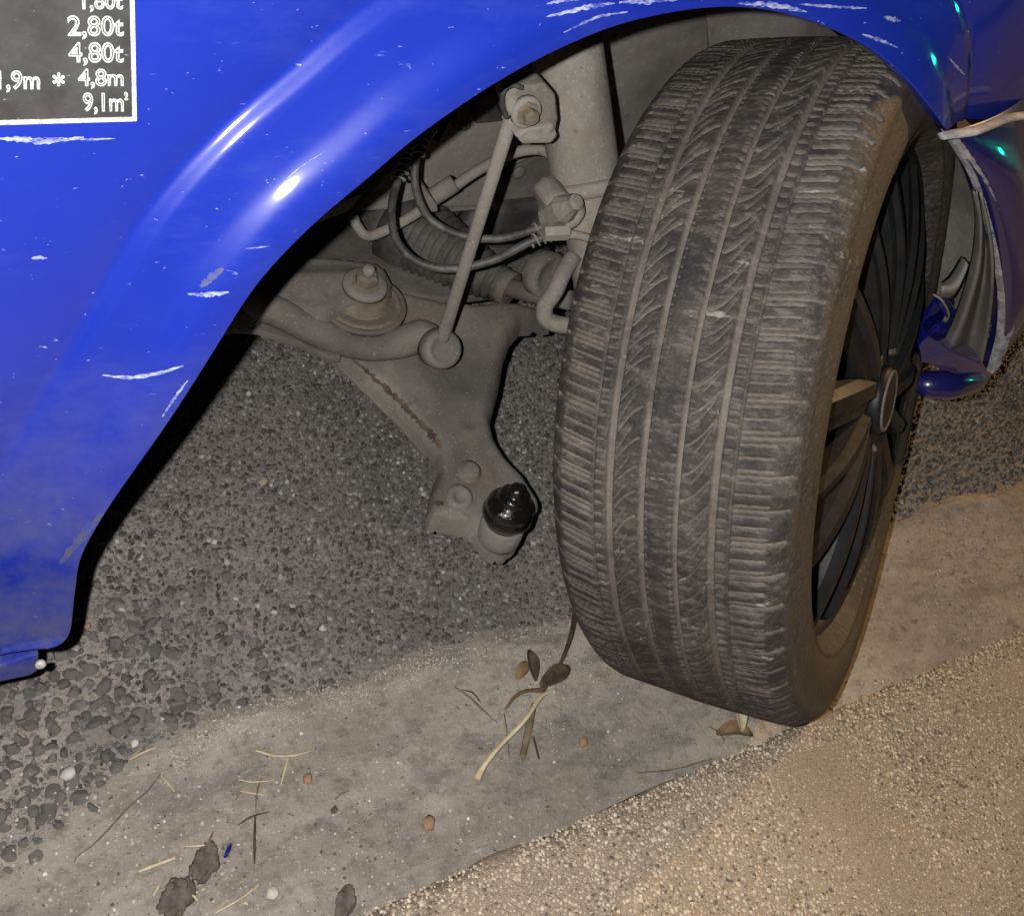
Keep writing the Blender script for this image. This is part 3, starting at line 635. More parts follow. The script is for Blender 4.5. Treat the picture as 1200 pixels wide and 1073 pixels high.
linkrod = tube('stabilizer_link', [lb, lb + (lt - lb) * 0.35, lb + (lt - lb) * 0.7, lt], [0.0072, 0.0064, 0.0062, 0.0062, 0.0064], DUST_L, car, 30, 14, 0.72)
lathe('link_socket', LY(517, 409, 0.668), (-0.15, -0.75, 0.62), [(-0.022, 0.012), (-0.018, 0.021), (-0.004, 0.0215), (0.006, 0.0205), (0.0095, 0.018), (0.010, 0.0135), (0.0075, 0.0125), (0.0075, 0.001)], DUST, linkrod, 28)
lathe('link_cap', LY(603, 123, 0.64), (0, -0.9, 0.4), [(-0.014, 0.009), (0.0, 0.010), (0.005, 0.0085), (0.007, 0.003)], DUST, linkrod, 24)
def coil(pts, r, turns, rad, mat_, parent):
    P = spline(pts, turns * 12); T, N, B_ = frames(P); a = np.linspace(0, turns * 2 * np.pi, len(P))
    C2 = P + r * (np.cos(a)[:, None] * N + np.sin(a)[:, None] * B_); V, F = tube_data(C2, rad, 6)
    return mesh('spring_sleeve', V, F, mat_, parent)
h1 = tube('brake_hose', [LY(512, 140, 0.80), LY(497, 162, 0.785), LY(487, 192, 0.76), LY(488, 225, 0.74), LY(505, 258, 0.71), LY(545, 277, 0.69), LY(590, 279, 0.67), LY(628, 268, 0.655), LY(648, 264, 0.65)], 0.0040, HOSE, car, 70, 10)
coil([LY(507, 148, 0.795), LY(497, 162, 0.783), LY(489, 184, 0.765)], 0.0062, 6, 0.0013, DUST, h1)
h2 = tube('brake_hose', [LY(500, 150, 0.80), LY(482, 178, 0.79), LY(468, 206, 0.775), LY(459, 245, 0.745), LY(465, 282, 0.715), LY(490, 307, 0.69), LY(530, 315, 0.67), LY(580, 304, 0.655), LY(622, 283, 0.645), LY(652, 274, 0.64)], 0.0042, HOSE, car, 80, 10)
coil([LY(492, 163, 0.795), LY(480, 184, 0.785), LY(466, 212, 0.77)], 0.0066, 8, 0.0013, DUST_L, h2)
coil([LY(622, 283, 0.645), LY(636, 278, 0.643), LY(650, 274, 0.641)], 0.0060, 4, 0.0013, DUST, h2)
coil([LY(622, 270, 0.655), LY(636, 267, 0.653), LY(650, 264, 0.651)], 0.0058, 4, 0.0013, DUST, h1)
pipe = tube('brake_pipe', [LY(412, 248, 0.86), LY(418, 264, 0.85), LY(429, 276, 0.84), LY(445, 273, 0.83), LY(480, 255, 0.82), LY(520, 228, 0.81), LY(560, 200, 0.80), LY(600, 180, 0.78), LY(635, 176, 0.76), LY(655, 192, 0.74), LY(664, 215, 0.72)], 0.0058, DUST_L, car, 80, 10)
slab('pipe_clamp', outl([(489, 214), (498, 220), (512, 240), (514, 248), (504, 250), (494, 234)], 0.79), (0, 0.012, 0.002), DUST, pipe, 0.002)
tube('clamp_sleeve', [LY(500, 236, 0.812), LY(533, 214, 0.805)], 0.010, DUST, pipe, 12, 12)
# sensor block and hook of the knuckle
kn = slab('knuckle_bracket', outl([(640, 240), (652, 228), (664, 226), (680, 240), (676, 262), (664, 272), (646, 270)], 0.645), (0, 0.03, 0), DUST, car, 0.006, 3)
lathe('sensor_plug', LY(658, 246, 0.640), (0.1, -0.6, 0.8), [(-0.02, 0.013), (0.004, 0.014), (0.010, 0.011), (0.018, 0.008), (0.024, 0.008), (0.026, 0.005)], DUST, kn, 10, False)
lathe('sensor_nut', LY(651, 272, 0.632), (0.9, -0.2, 0.1), [(-0.012, 0.008), (0.012, 0.008), (0.014, 0.006)], DUST_L, kn, 6, False)
tube('sensor_pipe', [LY(655, 276, 0.63), LY(672, 275, 0.625), LY(690, 279, 0.62)], 0.0042, DUST_L, kn, 16, 10)
tube('sensor_arm', [LY(668, 232, 0.64), LY(679, 245, 0.635), LY(674, 258, 0.633), LY(662, 264, 0.632)], 0.0055, DUST_L, kn, 20, 10)
tube('steering_arm', [LY(672, 300, 0.63), LY(660, 320, 0.62), LY(650, 342, 0.61), LY(639, 358, 0.605), LY(639, 372, 0.60), LY(650, 379, 0.595), LY(668, 382, 0.59)], 0.0085, DUST, car, 40, 12)
lathe('rod_end', LY(640, 322, 0.66), (0.2, -0.9, 0.3), [(-0.02, 0.014), (-0.01, 0.024), (0.006, 0.024), (0.008, 0.018), (0.004, 0.014), (0.004, 0.004)], DUST_D, car, 28)
# steering rack, bellows
ba, bb_ = LY(468, 268, 0.90), LY(596, 338, 0.76); bdir = (bb_ - ba); bl = np.linalg.norm(bdir)
pf = [(0, 0.052), (bl * 0.2, 0.052)]
for i in range(13):
    d = bl * (0.22 + 0.72 * i / 12); r = 0.050 - 0.029 * (i / 12); pf += [(d, r), (d + bl * 0.02, r - 0.006), (d + bl * 0.045, r - 0.001)]
bell = lathe('steering_bellows', ba, bdir, pf + [(bl * 1.02, 0.016)], BELL, car, 36)
lathe('bellows_clamp', bb_, bdir, [(-0.012, 0.019), (-0.012, 0.021), (0.004, 0.021), (0.004, 0.018)], DUST, bell, 24)
tube('tie_rod', [bb_ - bdir * 0.03, LY(625, 344, 0.715), LY(668, 352, 0.665)], 0.0105, DUST, car, 12, 14)
tube('rack_housing', [LY(420, 262, 0.96), ba + bdir * 0.06], 0.035, BELL, car, 12, 18)
lathe('engine_mount', LY(560, 262, 0.93), (0, -1, 0.2), [(0, 0.035), (0.02, 0.035), (0.025, 0.02), (0.025, 0.012), (0.035, 0.012)], BLACK, car, 20)
slab('gearbox_cover', outl([(585, 246), (640, 240), (652, 330), (600, 335), (575, 300)], 0.86), (0, 0.05, 0), BLACK, car, 0.008, 2)
slab('pump_cover', outl([(520, 246), (575, 244), (580, 285), (525, 278)], 0.94), (0, 0.04, 0), BLACK, car, 0.008, 2)

# chassis rail and panels behind
rail = slab('chassis_rail', outl([(410, 249), (455, 205), (500, 160), (540, 120), (600, 90), (668, 60), (690, 160), (664, 214), (628, 241), (520, 244)], 0.885), (0.0, 0.08, 0.0), DUST_L, car, 0.004)
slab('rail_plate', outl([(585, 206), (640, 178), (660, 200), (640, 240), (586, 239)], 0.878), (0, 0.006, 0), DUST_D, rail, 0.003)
slab('black_bracket', outl([(538, 112), (552, 96), (552, 150), (546, 154), (533, 154)], 0.86), (0, 0.03, 0), BLACK, rail, 0.003)
slab('black_bracket', outl([(556, 116), (592, 104), (596, 142), (558, 146)], 0.87), (0, 0.02, 0), BLACK, rail, 0.003)
lathe('rail_plug', LY(608, 202, 0.876), (0, -1, 0), [(0, 0.008), (0.002, 0.008), (0.003, 0.006)], DUST, rail, 20)
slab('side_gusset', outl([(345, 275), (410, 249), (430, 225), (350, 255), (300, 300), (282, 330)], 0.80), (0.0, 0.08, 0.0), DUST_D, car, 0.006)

# crossmember, bush, stabilizer bar
SUBZ = 0.238
sub_poly = [LZ(x, y, SUBZ)[:2] for x, y in [(215, 372), (250, 330), (300, 300), (345, 296), (400, 298), (440, 303), (455, 312), (464, 328), (462, 342), (448, 351), (425, 355), (404, 356), (388, 366), (376, 369), (345, 362), (300, 362), (255, 378)]]
def sub_relief(x, y, d): return 0.010 * np.clip((d - 0.016) / 0.03, 0, 1) + 0.003 * (vnoise(x, y, 25) - 0.5)
cross = stamped('crossmember', sub_poly, lambda x, y: SUBZ, DUST, car, 0.005, 0.010, 0.022, sub_relief)
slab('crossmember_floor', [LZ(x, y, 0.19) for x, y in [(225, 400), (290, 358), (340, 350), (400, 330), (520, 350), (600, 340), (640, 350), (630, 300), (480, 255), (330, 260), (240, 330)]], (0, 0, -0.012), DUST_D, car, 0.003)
slab('lower_flange', [LZ(x, y, 0.196) for x, y in [(262, 375), (300, 372), (345, 376), (385, 398), (400, 418), (388, 419), (350, 402), (300, 386), (262, 384)]], (0, 0, -0.008), DUST, car, 0.002)
bp_ = LZ(428, 334, SUBZ + 0.008)
lathe('bush_washer', bp_, (0, -0.08, 1), [(-0.004, 0.024), (0.001, 0.024), (0.003, 0.022), (0.0035, 0.016)], DUST_L, cross, 32)
lathe('bush_bolt', bp_, (0, -0.08, 1), [(0, 0.0165), (0.004, 0.016), (0.005, 0.0125), (0.014, 0.0125), (0.0165, 0.0095)], RUST, cross, 6, False)
lathe('bolt_stud', bp_, (0, -0.08, 1), [(0.012, 0.0065), (0.024, 0.0065), (0.026, 0.0045)], DUST_L, cross, 14)
bush0 = LZ(421, 372, 0.200)
bush = lathe('arm_bush', bush0, (0, -0.05, 1), [(-0.03, 0.044), (0.018, 0.044), (0.024, 0.042), (0.026, 0.038), (0.022, 0.034), (0.020, 0.030), (0.030, 0.027), (0.034, 0.02)], RUST, car, 40)
lathe('bush_sleeve', bush0, (0, -0.05, 1), [(0.018, 0.0455), (0.018, 0.0475), (0.024, 0.0475), (0.024, 0.0445)], DUST, bush, 40)
bar = tube('stabilizer_bar', [LY(225, 335, 0.80), LY(280, 350, 0.775), LY(330, 368, 0.755), LY(380, 392, 0.735), LY(425, 405, 0.72), LY(462, 403, 0.71), LY(492, 394, 0.70), LY(512, 396, 0.695)], [0.016, 0.016, 0.016, 0.0165, 0.016, 0.016, 0.017, 0.018, 0.012], DUST, car, 60, 20)

# lower control arm: stamped steel, domed, with flange and ball joint
AA, AB = 0.125 - 0.53 * 0.333, 0.333
apx = [(503, 594), (507, 570), (516, 545), (513, 527), (480, 490), (440, 450), (400, 414), (378, 392), (372, 362), (400, 338), (460, 330), (520, 345), (600, 352), (650, 356), (650, 374), (612, 382), (600, 396), (592, 420), (586, 455), (576, 492), (582, 512), (598, 532), (616, 550), (630, 572), (637, 584), (624, 598), (617, 618), (608, 634), (595, 645), (580, 645), (566, 634), (556, 618), (535, 611), (505, 607)]
apoly = [LP(x, y, AA, AB)[:2] for x, y in apx]
r1, r2, r3 = LP(540, 470, AA, AB), LP(500, 440, AA, AB), LP(552, 497, AA, AB)
hA, hB = LP(560, 500, AA, AB)[:2], LP(600, 370, AA, AB)[:2]
def arm_relief(x, y, d):
    Q = np.stack([x, y], 1); e = hB - hA; t = np.clip(((Q - hA) @ e) / (e @ e), 0, 1); l = np.hypot(*(Q - hA - t[:, None] * e).T)
    z = 0.010 * np.exp(-(l / 0.028) ** 2) + 0.002 * (vnoise(x, y, 30) - 0.5) + 0.0012 * (vnoise(x, y, 80) - 0.5)
    for c, h_, w_ in ((r1, 0.005, 0.012), (r2, 0.004, 0.018), (r3, -0.006, 0.010)): z = z + h_ * np.exp(-((x - c[0]) ** 2 + (y - c[1]) ** 2) / w_ ** 2)
    return z
arm = stamped('control_arm', apoly, lambda x, y: AA + AB * y, DUST, car, 0.0024, 0.016, 0.024, arm_relief)
arm['label'] = 'dusty stamped steel lower control arm hanging loose'
slab('arm_flange', [LP(x - 7, y + 6, AA - 0.016, AB) for x, y in [(398, 412), (408, 416), (436, 444), (470, 480), (500, 512), (512, 528), (504, 527), (478, 496), (440, 458), (404, 424)]], (0, 0, -0.004), DUST, arm, 0.001)
tube('dirt_seam', [LP(x - 1, y + 1, AA - 0.0125, AB) for x, y in [(408, 418), (440, 448), (475, 482), (498, 508), (514, 524)]], [0.002, 0.004, 0.003, 0.005, 0.007], TWIG, arm, 40, 8, 0.5)
for x, y, r in ((550, 553, 0.0105), (538, 583, 0.011)):
    c3 = LP(x, y, AA - 0.001, AB); lathe('rivet', c3, (0, -0.33, 1), [(-0.006, r * 1.3), (0.0015, r * 1.3), (0.002, r), (0.006, r * 0.95), (0.008, r * 0.7), (0.0085, 0.001)] if y < 570 else [(-0.006, r * 1.35), (0.002, r * 1.35), (0.004, r), (0.0035, r * 0.55), (0.001, r * 0.5), (0.001, 0.0005)], DUST_L, arm, 22)
abvh = BVHTree.FromPolygons([v.co[:] for v in arm.data.vertices], [p.vertices[:] for p in arm.data.polygons])
random.seed(21)
decal('grime_hole_mark', [(412, 420), (440, 444), (470, 472), (497, 500), (514, 522)], 5.5, TWIG, arm, 0.75, 60, abvh, 0.0008)
decal('grime_hole_mark', [(500, 502), (509, 513), (517, 525)], 9, TWIG, arm, 0.7, 24, abvh, 0.0010)
decal('grime_hole_mark', [(508, 588), (514, 590), (520, 588)], 7, TWIG, arm, 0.5, 12, abvh, 0.0008)  # dark patch painted for the shaded inside of a small hole
decal('grime_hole_mark', [(610, 562), (615, 567), (620, 561)], 3, TWIG, arm, 0.5, 12, abvh, 0.0008)
decal('bare_patch', [(512, 600), (528, 602), (548, 608)], 9, DUST_L, arm, 0.6, 24, abvh, 0.0007)
decal('bare_patch', [(520, 545), (524, 552), (520, 560)], 4, DUST_L, arm, 0.6, 14, abvh, 0.0007)
decal('oil_stain', [(548, 640), (560, 606), (572, 590)], 8, BLACK, arm, 0.7, 24, abvh, 0.0007)
bj = LP(588, 617, AA + 0.002, AB); bax = np.array([0.04, 0.02, 1.0])
ball = lathe('ball_joint', bj, bax, [(-0.02, 0.019), (0.004, 0.022), (0.010, 0.020), (0.014, 0.0195), (0.016, 0.0245), (0.020, 0.0268), (0.026, 0.0262), (0.028, 0.0240), (0.031, 0.0255), (0.037, 0.0240), (0.042, 0.0195), (0.0425, 0.0160), (0.047, 0.0168), (0.051, 0.0150), (0.053, 0.0110), (0.0535, 0.0085), (0.059, 0.0088), (0.063, 0.0065), (0.0635, 0.001)], GREASE, arm, 40)
ball['label'] = 'greasy black ball joint stud with no knuckle on it'
lathe('joint_cup', bj, bax, [(-0.024, 0.020), (-0.012, 0.0245), (0.006, 0.0235), (0.009, 0.021)], DUST_L, arm, 36)

# ------------------------------------------------------------------ the wheel
Rt, TW = 0.320, 0.0955
WC = np.array([0.72586, 0.45879, 0.3220]); az, el = 1.01129, 0.44324
ax = np.array([math.cos(az) * math.cos(el), -math.sin(az) * math.cos(el), math.sin(el)])
up = np.array([0, 0, 1.]) - ax * ax[2]; up /= np.linalg.norm(up); vv = np.cross(ax, up)
MW = Matrix([[ax[i], up[i], vv[i], WC[i]] for i in range(3)] + [[0, 0, 0, 1]])   # local x: axle outward, y: up
tocam = np.array([0, 0, H]) - WC; phc = math.atan2(tocam @ vv, tocam @ up)
ph = np.r_[phc + np.linspace(-math.radians(112), math.radians(112), 1150, endpoint=False), phc + np.linspace(math.radians(112), math.radians(248), 170, endpoint=False)]
wt = np.linspace(-1, 1, 178)
sideprof = [(.0972, .3040), (.0985, .2995), (.0990, .2965), (.0988, .2940), (.0995, .2900), (.1012, .2820), (.1028, .2720), (.1028, .2630), (.1005, .2540), (.0975, .2495), (.0970, .2475), (.0980, .2455), (.0955, .2430), (.0900, .2400), (.0820, .2370), (.0760, .2335)]
PHI, Wm = np.meshgrid(ph, wt, indexing='ij'); aw = np.abs(Wm); sg = np.sign(Wm); SL = Rt * PHI
base = Rt - 0.0035 * aw ** 2 - 0.0105 * np.clip((aw - 0.78) / 0.22, 0, 1) ** 2.4
def groove(c, half, soft): return np.clip((half + soft - np.abs(c)) / soft, 0, 1)
wob = 0.006 * np.sin(SL / 0.021 * 1.0) * 0
cut = np.zeros_like(base); gm = np.zeros_like(base)
def add(mask, depth, dirtw=1.0):
    global cut, gm
    cut = np.maximum(cut, mask * depth); gm = np.maximum(gm, mask * dirtw)
add(groove(aw - 0.145, 0.019, 0.010), 0.0055, 0.85)
add(groove(aw - 0.435, 0.028, 0.012), 0.0060, 0.9)
add(groove(aw - 0.575, 0.008, 0.008), 0.0035, 0.15)
def lateral(pitch, phase, half, lo, hi, depth, d=1.0, soft=0.0007):
    global cut, gm
    q = (SL + phase) / pitch; c = (q - np.round(q)) * pitch
    band = np.clip((aw - lo) / 0.02, 0, 1) * np.clip((hi - aw) / 0.02, 0, 1)
    add(groove(c, half, soft) * band, depth, d)
irregular = 0.0030 * np.sin(SL * 21.0) + 0.0014 * np.sin(SL * 57.0 + 1.3) + 0.0016 * (vnoise(SL, Wm * 0.05, 40) - 0.5)
slant = 0.010 * (aw - 0.57) * 1.2 * np.where(sg > 0, 1, 1.6)
lateral(0.0088, slant + irregular, 0.0008, 0.585, 0.88, 0.0026, 0.8, 0.0008)
lateral(0.0264, slant + irregular + 0.0044, 0.0013, 0.585, 1.0, 0.0038, 0.8, 0.0009)
lateral(0.0088, 0.004 + irregular, 0.0008, 0.475, 0.565, 0.0024, 0.7, 0.0008)
arc = 0.024 * np.clip((aw - 0.17) / 0.24, 0, 1) ** 1.7
lateral(0.0210, arc * sg + irregular * 1.4, 0.0009, 0.175, 0.425, 0.0030, 0.8, 0.0008)
lateral(0.0210, arc * 1.25 * sg + 0.0105 + irregular * 2, 0.0007, 0.25, 0.42, 0.0020, 0.6, 0.0008)
lateral(0.0070, irregular, 0.0008, 0.075, 0.125, 0.0022, 0.5, 0.0005)
rib = np.digitize(Wm, [-0.575, -0.435, -0.145, 0.145, 0.435, 0.575]); bid = np.floor((SL + np.where(aw > 0.575, slant, arc * sg) + irregular) / np.where(aw > 0.435, 0.0088, 0.0210)).astype(int)
tone = np.modf(np.abs(np.sin(bid * 12.9898 + rib * 78.233) * 43758.5453))[0]
wear = (vnoise(SL * 1.0, Wm * 0.09, 45) - 0.5) * 0.0007 + (vnoise(SL, Wm * 0.09, 160) - 0.5) * 0.0004
rad = base - cut + wear
gm = gm * (0.55 + 0.6 * vnoise(SL, Wm * 0.09, 38)) * (0.65 + 0.5 * vnoise(SL + 5, Wm * 0.09, 9))
axl = Wm * TW
def ringcol(a, r): return np.full(len(ph), a), np.full(len(ph), r)
AX = [np.full((len(ph), 1), -a) for a, r in sideprof[::-1]] + [axl] + [np.full((len(ph), 1), a) for a, r in sideprof]
RR = [np.full((len(ph), 1), r) for a, r in sideprof[::-1]] + [rad] + [np.full((len(ph), 1), r) for a, r in sideprof]
AX = np.concatenate(AX, 1); RR = np.concatenate(RR, 1); nsd = len(sideprof)
GM = np.concatenate([np.zeros((len(ph), nsd)), gm, np.zeros((len(ph), nsd))], 1)
TN = np.concatenate([np.full((len(ph), nsd), 0.5), tone, np.full((len(ph), nsd), 0.5)], 1)
SD = np.clip((np.abs(AX) - 0.0935) / 0.004, 0, 1)
PH2 = np.repeat(ph[:, None], AX.shape[1], 1)
AX = AX - 0.020 * np.clip((AX - 0.078) / 0.02, 0, 1) * np.clip(np.cos(PH2 + math.radians(125)), 0, 1) ** 1.5      # slack sidewall, squeezed by the kerb
TV = np.stack([AX, RR * np.cos(PH2), RR * np.sin(PH2)], -1).reshape(-1, 3)
# the tyre is soft: flatten it where it meets the ground and the kerb
Rw = np.array(MW.to_3x3()); world = TV @ Rw.T + WC
lowz = world[:, 2]; d = np.clip(0.004 - lowz, 0, 0.03); world[:, 2] += d
TV = (world - WC) @ Rw
wheel_prof = [(-0.098, 0.232), (-0.095, 0.236), (-0.088, 0.232), (-0.080, 0.216), (-0.03, 0.198), (0.02, 0.197), (0.045, 0.208), (0.056, 0.217), (0.064, 0.2215), (0.070, 0.2235), (0.0745, 0.228), (0.077, 0.2325), (0.0772, 0.2375), (0.0755, 0.2395), (0.072, 0.239)]
th = np.linspace(0, 2 * np.pi, 96, endpoint=False)
V = np.array([[(a, r * math.cos(t), r * math.sin(t)) for a, r in wheel_prof] for t in th]).reshape(-1, 3)
wheel = mesh('wheel', V, grid_faces(96, len(wheel_prof), True), RIM, car); wheel.matrix_world = MW
wheel['label'] = 'black alloy front wheel turned out at a sharp angle'
fast_grid('tyre', TV, len(ph), AX.shape[1], True, TYRE, wheel, None, {'groove': GM.ravel(), 'side': SD.ravel(), 'tone': TN.ravel()})
# hub disc, cap, nuts
def wl_(name, prof, material, seg=48, c=(0, 0), parent=None, smooth=True):
    return lathe(name, (0, c[0], c[1]), (1, 0, 0), prof, material, parent or wheel, seg, smooth)
wl_('hub', [(0.0, 0.072), (0.050, 0.078), (0.070, 0.076), (0.080, 0.070), (0.085, 0.058), (0.086, 0.040), (0.084, 0.034)], RIM)
cap = wl_('centre_cap', [(0.08, 0.033), (0.094, 0.033), (0.0975, 0.030), (0.099, 0.022), (0.0995, 0.001)], RIM)
wl_('cap_ring', [(0.096, 0.0305), (0.0992, 0.0295), (0.0992, 0.0265), (0.096, 0.0255)], DUST_D)
for i in range(5):
    a = math.radians(72 * i + 20); wl_('wheel_nut', [(0.078, 0.010), (0.090, 0.010), (0.093, 0.007)], BLACK, 6, (0.055 * math.cos(a), 0.055 * math.sin(a)), None, False)
# five pairs of faceted spokes
def spoke(a0, a1, width0, width1):
    # runs from the hub at angle a0 to the rim at angle a1; roof-shaped section with a sharp ridge
    rr = np.linspace(0.050, 0.226, 12); V = []
    for k_, r in enumerate(rr):
        t = k_ / 11; a = a0 + (a1 - a0) * t ** 0.9; wd = width0 + (width1 - width0) * t
        crest = 0.0945 + 0.004 * math.sin(math.pi * t) - 0.017 * t ** 2.5; dep = 0.036 - 0.014 * t
        c = np.array([math.cos(a), math.sin(a)]); n2 = np.array([-math.sin(a), math.cos(a)])
        for off, x in ((-0.62, crest - dep), (-0.5, crest - 0.010), (-0.36, crest - 0.001), (-0.05, crest), (0.05, crest - 0.005), (0.34, crest - 0.007), (0.5, crest - 0.014), (0.62, crest - dep)):
            q = c * r + n2 * off * wd; V.append((x, q[0], q[1]))
    F = grid_faces(12, 8); F += [tuple(range(8))[::-1], tuple(88 + j for j in range(8))]
    for i in range(11): F.append((i * 8 + 7, i * 8, (i + 1) * 8, (i + 1) * 8 + 7))
    bm = bmesh.new(); bv = [bm.verts.new(v) for v in V]
    for f in F: bm.faces.new([bv[i] for i in f])
    bmesh.ops.recalc_face_normals(bm, faces=bm.faces[:])
    return from_bm('spoke', bm, RIM, wheel, False)
for i in range(5):
    a = math.radians(72 * i + phc * 57.3 - 8)
    spoke(a + 0.15, a + 0.28, 0.042, 0.036); spoke(a - 0.15, a - 0.28, 0.042, 0.036); spoke(a + 0.628, a + 0.628, 0.020, 0.016)
wl_('backing_plate', [(-0.06, 0.05), (-0.06, 0.192), (-0.056, 0.194), (-0.052, 0.19), (-0.05, 0.05)], BLACK)
# brake disc behind the spokes
wl_('brake_disc', [(-0.01, 0.04), (-0.01, 0.135), (0.012, 0.135), (0.012, 0.08), (0.03, 0.075), (0.03, 0.03)], DUST_D)

# ------------------------------------------------------------------ litter on the gutter
def gz_at(x, y): return float(0.006 * (vnoise(x, y, 7) - 0.5) + 0.003 * (vnoise(x, y, 31) - 0.5) - 0.001)
def tag(o, label, cat, group=None):
    o['label'] = label; o['category'] = cat
    if group: o['group'] = group
    return o
def stalk(name, pts, rad, material, label, cat, lift=0.002, arch=0.0, flat=0.6):
    P = []
    for i, (x, y) in enumerate(pts):
        p = LZ(x, y, 0.0); t = i / (len(pts) - 1); P.append((p[0], p[1], gz_at(p[0], p[1]) + lift + arch * math.sin(math.pi * t)))
    return tag(tube(name, P, rad, material, None, 28, 7, flat), label, cat)
stalk('dry_stalk', [(558, 914), (566, 900), (583, 880), (612, 850), (632, 820), (652, 808)], [0.0042, 0.0026, 0.0022, 0.0022, 0.0024, 0.0008], STRAW, 'long pale dry grass stalk lying in front of the tyre', 'stalk', 0.003, 0.010)
stalk('twig', [(676, 716), (668, 748), (655, 780), (640, 806), (634, 816)], [0.0022, 0.0028, 0.0018, 0.0012, 0.0007], TWIG, 'dark thin twig leaning towards the left side of the tyre', 'twig', 0.003, 0.008)
stalk('twig_fibre', [(671, 716), (667, 740), (660, 765)], [0.0006, 0.001, 0.0005], TWIG, 'fine dark fibre beside the upper end of the twig', 'twig', 0.006, 0.004)
stalk('straw', [(590, 838), (593, 858), (596, 888)], [0.0006, 0.0008, 0.0004], STRAW_D, 'thin brown straw left of the long pale stalk', 'straw')
stalk('stick', [(624, 864), (627, 876), (631, 890)], 0.0011, TWIG, 'short black stick right of the long pale stalk', 'stick')
stalk('straw', [(533, 806), (548, 820), (562, 833), (582, 848)], [0.0006, 0.0014, 0.0012, 0.0004], STRAW_D, 'brown grass blade left of the dead leaf', 'straw', 0.002, 0.005)
stalk('straw', [(540, 810), (552, 816), (562, 825)], [0.0005, 0.0012, 0.0005], TWIG, 'small dark blade crossing the brown grass blade', 'straw', 0.004, 0.004)
stalk('husk', [(626, 824), (620, 850), (612, 888)], [0.003, 0.0042, 0.0034], STRAW_D, 'flat brown husk under the long pale stalk', 'husk', 0.001, 0.001, 0.15)
stalk('curled_stem', [(591, 833), (600, 822), (612, 815), (630, 812), (640, 806)], [0.0012, 0.0018, 0.002, 0.003, 0.001], DLEAF, 'curled brown stem beside the dead leaf', 'stem', 0.004, 0.006)
def leaf(pts, Lz, fold, material, label, n=9, m_=5):
    P = spline([LZ(x, y, 0) + np.array([0, 0, z]) for (x, y), z in zip(pts, Lz)], n); T, N, B_ = frames(P); V = []
    up_ = np.array([0, 0, 1.0]); ln = np.linalg.norm(P[-1] - P[0])
    for i in range(n):
        sd_ = np.cross(T[i], up_); sd_ /= np.linalg.norm(sd_); wd = 0.30 * ln * math.sin(math.pi * (0.06 + 0.90 * i / (n - 1))) ** 0.8
        for j in np.linspace(-1, 1, m_): V.append(P[i] + sd_ * wd * j * math.cos(fold * abs(j)) + up_ * wd * abs(j) * math.sin(fold))
    o = mesh('dead_leaf', V, grid_faces(n, m_), material); s_ = o.modifiers.new('thickness', 'SOLIDIFY'); s_.thickness = 0.0005
    return tag(o, label, 'leaf')
leaf([(626, 800), (620, 785), (616, 768)], (0.004, 0.010, 0.012), 0.9, TWIG, 'curled dark brown dead leaf above the pale stalk')
leaf([(604, 798), (610, 788), (614, 778)], (0.003, 0.006, 0.006), 0.5, DLEAF, 'small tan leaf scrap left of the dark dead leaf')
leaf([(632, 806), (650, 795), (664, 786)], (0.003, 0.007, 0.009), 0.6, TWIG, 'shrivelled dark leaf at the foot of the twig')
leaf([(834, 866), (852, 864), (876, 868)], (0.012, 0.016, 0.012), 0.8, DLEAF, 'folded brown leaf at the kerb below the tyre')
leaf([(862, 866), (856, 854), (850, 843)], (0.016, 0.026, 0.034), 0.7, PLEAF, 'pale upright leaf scrap at the kerb below the tyre')
stalk('straw', [(830, 852), (838, 862), (848, 868)], 0.0009, STRAW_D, 'short brown straw left of the folded kerb leaf', 'straw', 0.006, 0.006)
stalk('straw', [(748, 905), (790, 900), (835, 888)], 0.0008, STRAW_D, 'thin brown straw along the kerb left of the folded leaf', 'straw')
straws = [([(300, 880), (322, 887), (345, 886), (366, 879)], 0.0014, STRAW, 'bent pale straw, upper one of the cross-shaped group'), ([(338, 888), (334, 902), (329, 920)], 0.0011, STRAW, 'short pale straw hanging from the bent straw'), ([(280, 914), (296, 918), (322, 915)], 0.0009, STRAW, 'pale straw across the thin upright straw'), ([(281, 927), (296, 931), (313, 932)], 0.0009, STRAW, 'lower pale straw across the thin upright straw'), ([(306, 912), (301, 930), (299, 950)], 0.0007, STRAW_D, 'thin upright brown straw'), ([(299, 955), (298, 985), (298, 1012)], 0.0012, TWIG, 'dark upright twig below the pale straws'), ([(278, 967), (295, 958), (316, 951)], 0.0009, TWIG, 'short dark twig crossing the upright twig'), ([(162, 1022), (185, 1014), (206, 1005)], 0.0018, STRAW, 'thick pale straw left of the soil clump'), ([(188, 908), (172, 928), (150, 948), (115, 985), (88, 1005)], 0.0008, STRAW_D, 'long thin brown stem in the lower left'), ([(188, 909), (196, 918), (205, 928)], 0.0008, STRAW, 'pale fork of the long thin brown stem'), ([(152, 891), (168, 884), (183, 877)], 0.0013, STRAW, 'pale straw lying near the exposed stones'), ([(252, 1070), (282, 1054), (304, 1036)], 0.0010, STRAW, 'pale straw right of the soil clump'), ([(313, 1052), (318, 1046), (322, 1040)], 0.0016, STRAW, 'short pale straw beside the small white pebble'), ([(180, 1050), (185, 1042), (188, 1036)], 0.0010, STRAW, 'tiny pale straw left of the lower soil clump'), ([(392, 936), (400, 930), (410, 925)], 0.0007, STRAW_D, 'tiny brown straw right of the straw group'), ([(224, 1048), (228, 1052), (232, 1056)], 0.0012, STRAW, 'tiny pale straw touching the lower soil clump'), ([(212, 992), (232, 993), (246, 990)], 0.0009, STRAW, 'pale straw behind the upper soil clump'), ([(250, 975), (244, 988), (232, 1000)], 0.0009, STRAW_D, 'brown straw rising from the upper soil clump')]
